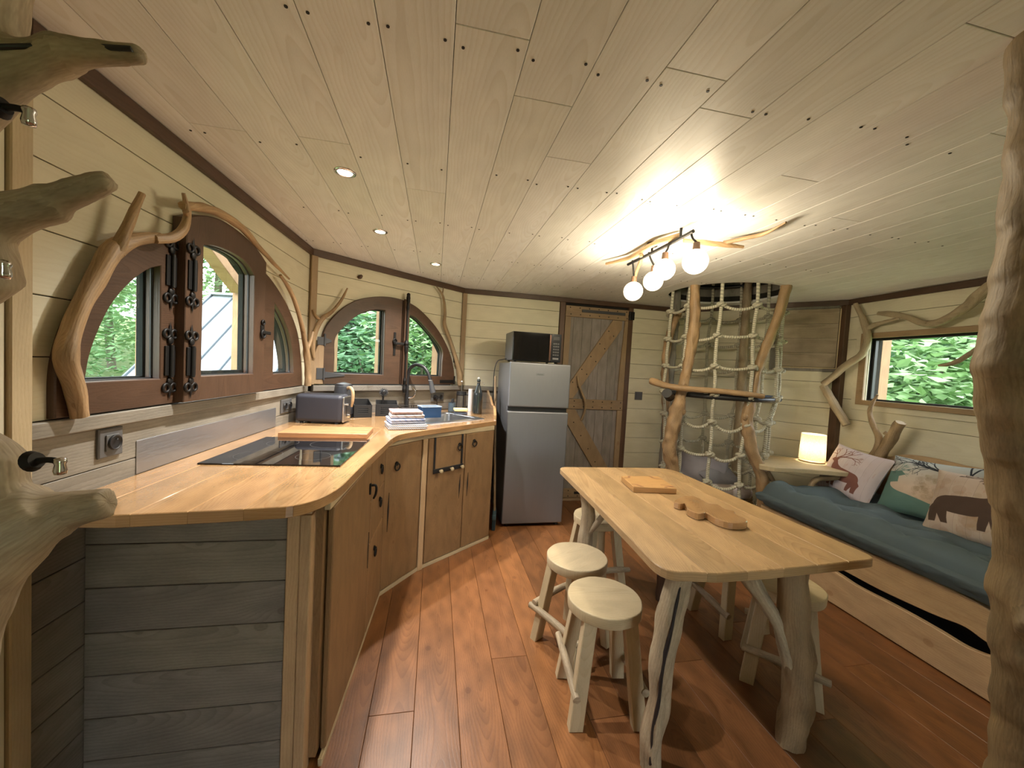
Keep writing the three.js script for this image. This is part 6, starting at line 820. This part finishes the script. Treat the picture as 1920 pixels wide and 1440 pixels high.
// ================================================================ OUTSIDE
const GY = -0.55;
{ const g = struct('ground'); const t = tex(256, 256, (x, y, c) => { const k = 0.5 + 0.5 * n2(x / 22, y / 22) * 0.6 + 0.3 * n2(x / 4, y / 4); c[0] = 0.10 + 0.08 * k; c[1] = 0.15 + 0.12 * k; c[2] = 0.05 + 0.03 * k; }); t.repeat.set(24, 24);
  const pg = new THREE.PlaneGeometry(90, 90, 60, 60).rotateX(-Math.PI / 2), p = pg.attributes.position; for (let i = 0; i < p.count; i++) { const r = Math.hypot(p.getX(i), p.getZ(i)); p.setY(i, GY + sstep(9, 30, r) * 3.5 + (r > 6 ? 0.12 * n2(p.getX(i) / 3, p.getZ(i) / 3) : 0)); } pg.computeVertexNormals(); add(g, 'grass_field', pg, new THREE.MeshPhysicalMaterial({ map: t, roughness: 1 })); }
function leafCloud(seed, n, blobs, size) {                     // blobs: [x, y, z, rx, ry, rz, share]
  const R = mulberry(seed), pos = [], nor = [], uv = [], a = V(), b = V(), q = new THREE.Quaternion(), e = new THREE.Euler(); let tot = 0; for (const k of blobs) tot += k[6];
  for (let i = 0; i < n; i++) {
    let t = R() * tot, k = blobs[0]; for (const c of blobs) { t -= c[6]; if (t <= 0) { k = c; break; } }
    const u = R() * 2 - 1, th = R() * 6.2832, r = Math.pow(R(), 0.45), s = Math.sqrt(1 - u * u), cx = k[0] + k[3] * r * s * Math.cos(th), cy = k[1] + k[4] * r * u, cz = k[2] + k[5] * r * s * Math.sin(th), L = size * (0.6 + R() * 0.8), Wd = L * 0.5;
    e.set((R() - 0.5) * 1.6, R() * 6.2832, (R() - 0.5) * 1.6); q.setFromEuler(e); const P = [[0, 0, -L / 2], [Wd / 2, -L * 0.08, 0], [0, 0, L / 2], [-Wd / 2, -L * 0.08, 0]].map((p) => V(...p).applyQuaternion(q).add(V(cx, cy, cz)));
    for (const f of [[0, 2, 1], [0, 3, 2]]) { a.copy(P[f[1]]).sub(P[f[0]]); b.copy(P[f[2]]).sub(P[f[0]]); const m = a.clone().cross(b).normalize(); for (const j of f) { pos.push(P[j].x, P[j].y, P[j].z); nor.push(m.x, m.y, m.z); uv.push(0, 0); } }
  }
  const g = new THREE.BufferGeometry(); g.setAttribute('position', new THREE.Float32BufferAttribute(pos, 3)); g.setAttribute('normal', new THREE.Float32BufferAttribute(nor, 3)); g.setAttribute('uv', new THREE.Float32BufferAttribute(uv, 2)); return g;
}
const leafM = [[0.17, 0.33, 0.13], [0.22, 0.38, 0.15], [0.13, 0.29, 0.14], [0.26, 0.42, 0.18]].map(([r, g, b]) => std(r, g, b, 0.75, 0, { transmission: 0.35, thickness: 0 }));
const bark = std(0.20, 0.165, 0.13, 0.9);
{
  const shapes = [
    { n: 5200, size: 0.20, blobs: [[0, 3.2, 0, 1.5, 1.2, 1.5, 3], [0.6, 4.6, 0.2, 1.4, 1.2, 1.3, 3], [-0.7, 5.4, -0.2, 1.5, 1.3, 1.4, 3], [0, 1.6, 0, 1.3, 0.7, 1.3, 1.2], [0.1, 7.0, 0, 1.6, 1.5, 1.6, 3]], tr: [[0, -0.2, 0, 0.13], [0.06, 1.6, 0.03, 0.11], [-0.05, 3.6, 0, 0.09], [0.05, 6.6, 0, 0.05]] },
    { n: 4200, size: 0.17, blobs: [[0, 2.2, 0, 1.4, 1.4, 1.4, 3], [-0.5, 3.8, 0.2, 1.3, 1.3, 1.3, 3], [0.4, 5.4, 0, 1.3, 1.4, 1.2, 3], [0.2, 0.8, 0.1, 1.2, 0.6, 1.2, 1.5]], tr: [[0, -0.2, 0, 0.09], [-0.08, 1.8, 0.05, 0.08], [0.05, 3.8, 0, 0.06], [0.1, 6.0, 0, 0.03]] },
    { n: 3600, size: 0.13, blobs: [[0, 0.9, 0, 1.1, 0.9, 1.1, 3], [0.5, 1.7, 0.2, 0.9, 0.8, 0.9, 2], [-0.4, 2.2, -0.1, 0.9, 0.8, 0.9, 2]], tr: [[0, -0.2, 0, 0.04], [0.05, 0.8, 0.05, 0.035], [-0.05, 1.6, 0, 0.025], [0.1, 2.4, 0, 0.015]] }];
  const protos = shapes.map((s, i) => [leafCloud(50 + i, s.n, s.blobs, s.size), limb(s.tr, { rough: 0.08, k: 10, step: 0.2 })]);
  const plant = (kind, x, z, sc, turn, m, name, label, group) => { const o = thing(name, label, name === 'shrub' ? 'shrub' : 'tree', [x, GY + sstep(9, 30, Math.hypot(x, z)) * 3.5, z], turn, group); o.scale.setScalar(sc); add(o, 'trunk', protos[kind][1], bark); const f = add(o, 'foliage', protos[kind][0], leafM[m]); f.userData.kind = 'stuff'; };
  const R = mulberry(77);
  for (const [x, z, k, s] of [[-13, -8, 0, 1], [-15.5, -10.5, 0, 1.1], [-12.5, -12, 1, 1.2], [-10, -13, 0, 1.1], [-7.5, -13.5, 0, 1.15], [-17, -7, 1, 1.2], [-14, -14.5, 0, 1.3], [-9, -16, 0, 1.4], [-18, -12, 0, 1.4], [-5.5, -16, 0, 1.4], [-11.5, -10, 1, 1.0]]) plant(k, x, z, s, R() * 6, Math.floor(R() * 4), 'tree', 'leafy green tree in the wood seen through the big arched window', 'trees outside the big arched window');
  for (const [x, z, k, s] of [[-2.4, -8.2, 1, 0.95], [-1.2, -9.0, 1, 1.0], [-3.6, -9.4, 0, 1.0], [-2.0, -11, 0, 1.1], [-3.2, -7.6, 2, 1.1], [-1.7, -7.2, 2, 1.1], [-0.6, -8, 2, 1.2], [-4.4, -11.5, 0, 1.2], [-2.7, -6.9, 2, 0.9], [-0.8, -11.5, 0, 1.2], [-3.2, -13.5, 0, 1.5], [0.6, -10, 0, 1.1], [-1.4, -14, 0, 1.5]]) plant(k, x, z, s, R() * 6, Math.floor(R() * 4), k === 2 ? 'shrub' : 'tree', k === 2 ? 'dense green shrub close outside the smaller arched window' : 'leafy green tree seen through the smaller arched window', k === 2 ? 'shrubs outside the smaller arched window' : 'trees outside the smaller arched window');
  for (const [x, z, k, s] of [[6.2, -4.6, 2, 1.2], [7.2, -5.8, 1, 0.95], [6.4, -6.6, 2, 1.3], [8.4, -6.4, 1, 1.0], [7.4, -7.8, 0, 1.0], [9.2, -8.0, 0, 1.1], [6.0, -5.4, 2, 1.15], [10, -6.6, 0, 1.1], [8.6, -9.6, 0, 1.2]]) plant(k, x, z, s, R() * 6, Math.floor(R() * 4), k === 2 ? 'shrub' : 'tree', k === 2 ? 'bright green leafy shrub close outside the right-hand window' : 'leafy green tree seen through the right-hand window', k === 2 ? 'shrubs outside the right-hand window' : 'trees outside the right-hand window');
}
{ // porch timbers outside the left windows
  const om = woodMats({ seed: 21, base: [0.32, 0.19, 0.10], dark: [0.7, 0.6, 0.5], contrast: 0.4, rings: 90, blotch: 0.12, fibre: 0.1, rough: 0.7, knots: 2 }, 2, 0.08);
  const o = thing('porch_frame', 'orange-brown timber porch posts and brace outside the big arched window', 'porch');
  const post = (x, z, w, y0, y1) => add(o, 'post', grain(mv(bar(w, y1 - y0, w, 0.006), x, y0, z).rotateY(0), 'y'), om[0]);
  post(-2.26, -2.40, 0.105, GY, 2.6); post(-2.27, -3.25, 0.135, GY, 2.6); post(-2.05, -4.3, 0.12, GY, 2.6);
  add(o, 'brace', grain(mv(bar(0.11, 0.85, 0.10, 0.004).rotateX(0.95), -2.27, 1.93, -3.18), 'y'), om[1]); add(o, 'beam', grain(mv(bar(0.14, 0.16, 3.4, 0.006), -2.27, 2.6, -2.9), 'z'), om[1]);
  const p2 = thing('timber_post', 'pale timber post close outside the smaller arched window', 'post', W.w2.at(0.70, GY, -0.18), W.w2.turn); add(p2, 'post', grain(bar(0.07, 2.75, 0.10, 0.005), 'y'), om[0]); const p3 = thing('timber_post', 'timber post outside at the right end of the smaller arched window', 'post', W.w2.at(1.345, GY, -0.18), W.w2.turn); add(p3, 'post', grain(bar(0.09, 2.75, 0.10, 0.005), 'y'), om[1]);
  const p4 = thing('timber_post', 'bright timber post outside at the left end of the right-hand window', 'post', W.w5.at(0.16, GY, -0.185), W.w5.turn); add(p4, 'post', grain(bar(0.07, 2.75, 0.10, 0.005), 'y'), om[0]);
}
{ // neighbouring building with a standing-seam roof
  const o = thing('outbuilding', 'low building with a pale standing-seam metal roof outside the big arched window', 'building', [-5.85, 0, -7.5]), rm = std(0.34, 0.38, 0.41, 0.45, 0.2), len = 2.6, run = 1.75, drop = 1.62;
  add(o, 'wall_front', mv(rbox(len - 0.3, 1.35, 0.1, 0.01, 1), len / 2, GY, run - 0.25), std(0.22, 0.13, 0.08, 0.8)); add(o, 'wall_side', mv(rbox(0.1, 1.35, 2.8, 0.01, 1), 0.2, GY, 0), std(0.22, 0.13, 0.08, 0.8));
  const ang = Math.atan2(drop, run), L = Math.hypot(drop, run);
  for (const s of [1, -1]) for (let i = 0; i < 6; i++) { const g = rbox(len / 6 - 0.012, 0.02, L, 0.004, 1); g.translate(0, 0, L / 2).rotateX(ang); if (s < 0) g.rotateY(Math.PI); add(o, 'roof_panel', mv(g, (i + 0.5) * len / 6, 2.5, 0), rm); if (s > 0) { const e = rbox(0.03, 0.05, L, 0.004, 1); e.translate(0, 0.0, L / 2).rotateX(ang); add(o, 'roof_seam', mv(e, i * len / 6, 2.505, 0), std(0.08, 0.10, 0.12, 0.5, 0.1)); } }
  add(o, 'ridge_cap', mv(rbox(len, 0.04, 0.30, 0.01, 1), len / 2, 2.49, 0), std(0.36, 0.40, 0.43, 0.4, 0.2));
}
{ // parked car, mostly hidden below the sill
  const o = thing('car', 'white parked car at the lower left of the big arched window', 'car', [-10.3, GY, -7.9], 0.15), wm = std(0.72, 0.74, 0.76, 0.2, 0, { clearcoat: 1, clearcoatRoughness: 0.05 });
  const body = smooth([[-2.05, 0.35], [-2.08, 0.75], [-1.95, 0.95], [-1.2, 1.0], [1.0, 0.96], [1.75, 0.86], [2.05, 0.70], [2.1, 0.40]], 5), cab = smooth([[-1.75, 0.97], [-1.35, 1.36], [-0.6, 1.47], [0.2, 1.44], [0.62, 1.27], [1.12, 0.95]], 5);
  add(o, 'body', mv(slab([[-2.05, 0.30], ...body, [2.1, 0.30]].reverse(), 1.72, 0.06), 0, 0, -0.86), wm); add(o, 'roof', mv(slab(cab.slice().reverse(), 1.42, 0.06), 0, 0, -0.71), wm); const gm = std(0.03, 0.06, 0.10, 0.05, 0, { clearcoat: 1 });
  for (const z of [0.715, -0.735]) add(o, 'side_window', mv(slab([[-1.45, 1.0], [0.9, 1.0], [0.50, 1.26], [0.1, 1.38], [-0.6, 1.40], [-1.2, 1.31]], 0.02, 0.003), 0, 0, z), gm); add(o, 'windscreen', mv(rbox(0.02, 0.52, 1.3, 0.01, 1), 0, 0, 0).rotateZ(0.96).translate(1.10, 0.99, 0), gm);
  for (const [x, z] of [[-1.3, 0.76], [1.3, 0.76], [-1.3, -0.76], [1.3, -0.76]]) { const w = add(o, 'wheel', plain(new THREE.TorusGeometry(0.24, 0.09, 12, 28).translate(x, 0.32, z)), M.black); add(w, 'rim', mv(new THREE.CylinderGeometry(0.18, 0.18, 0.12, 20).rotateX(Math.PI / 2), x, 0.32, z), M.steel); }
  for (const z of [-0.6, 0.6]) add(o, 'headlight', mv(rbox(0.10, 0.12, 0.34, 0.03), 2.02, 0.62, z), std(0.7, 0.72, 0.75, 0.1));
}
scene.traverse((o) => { if (o.isLight && o.shadow) o.castShadow = true; });
renderer.render(scene, camera);
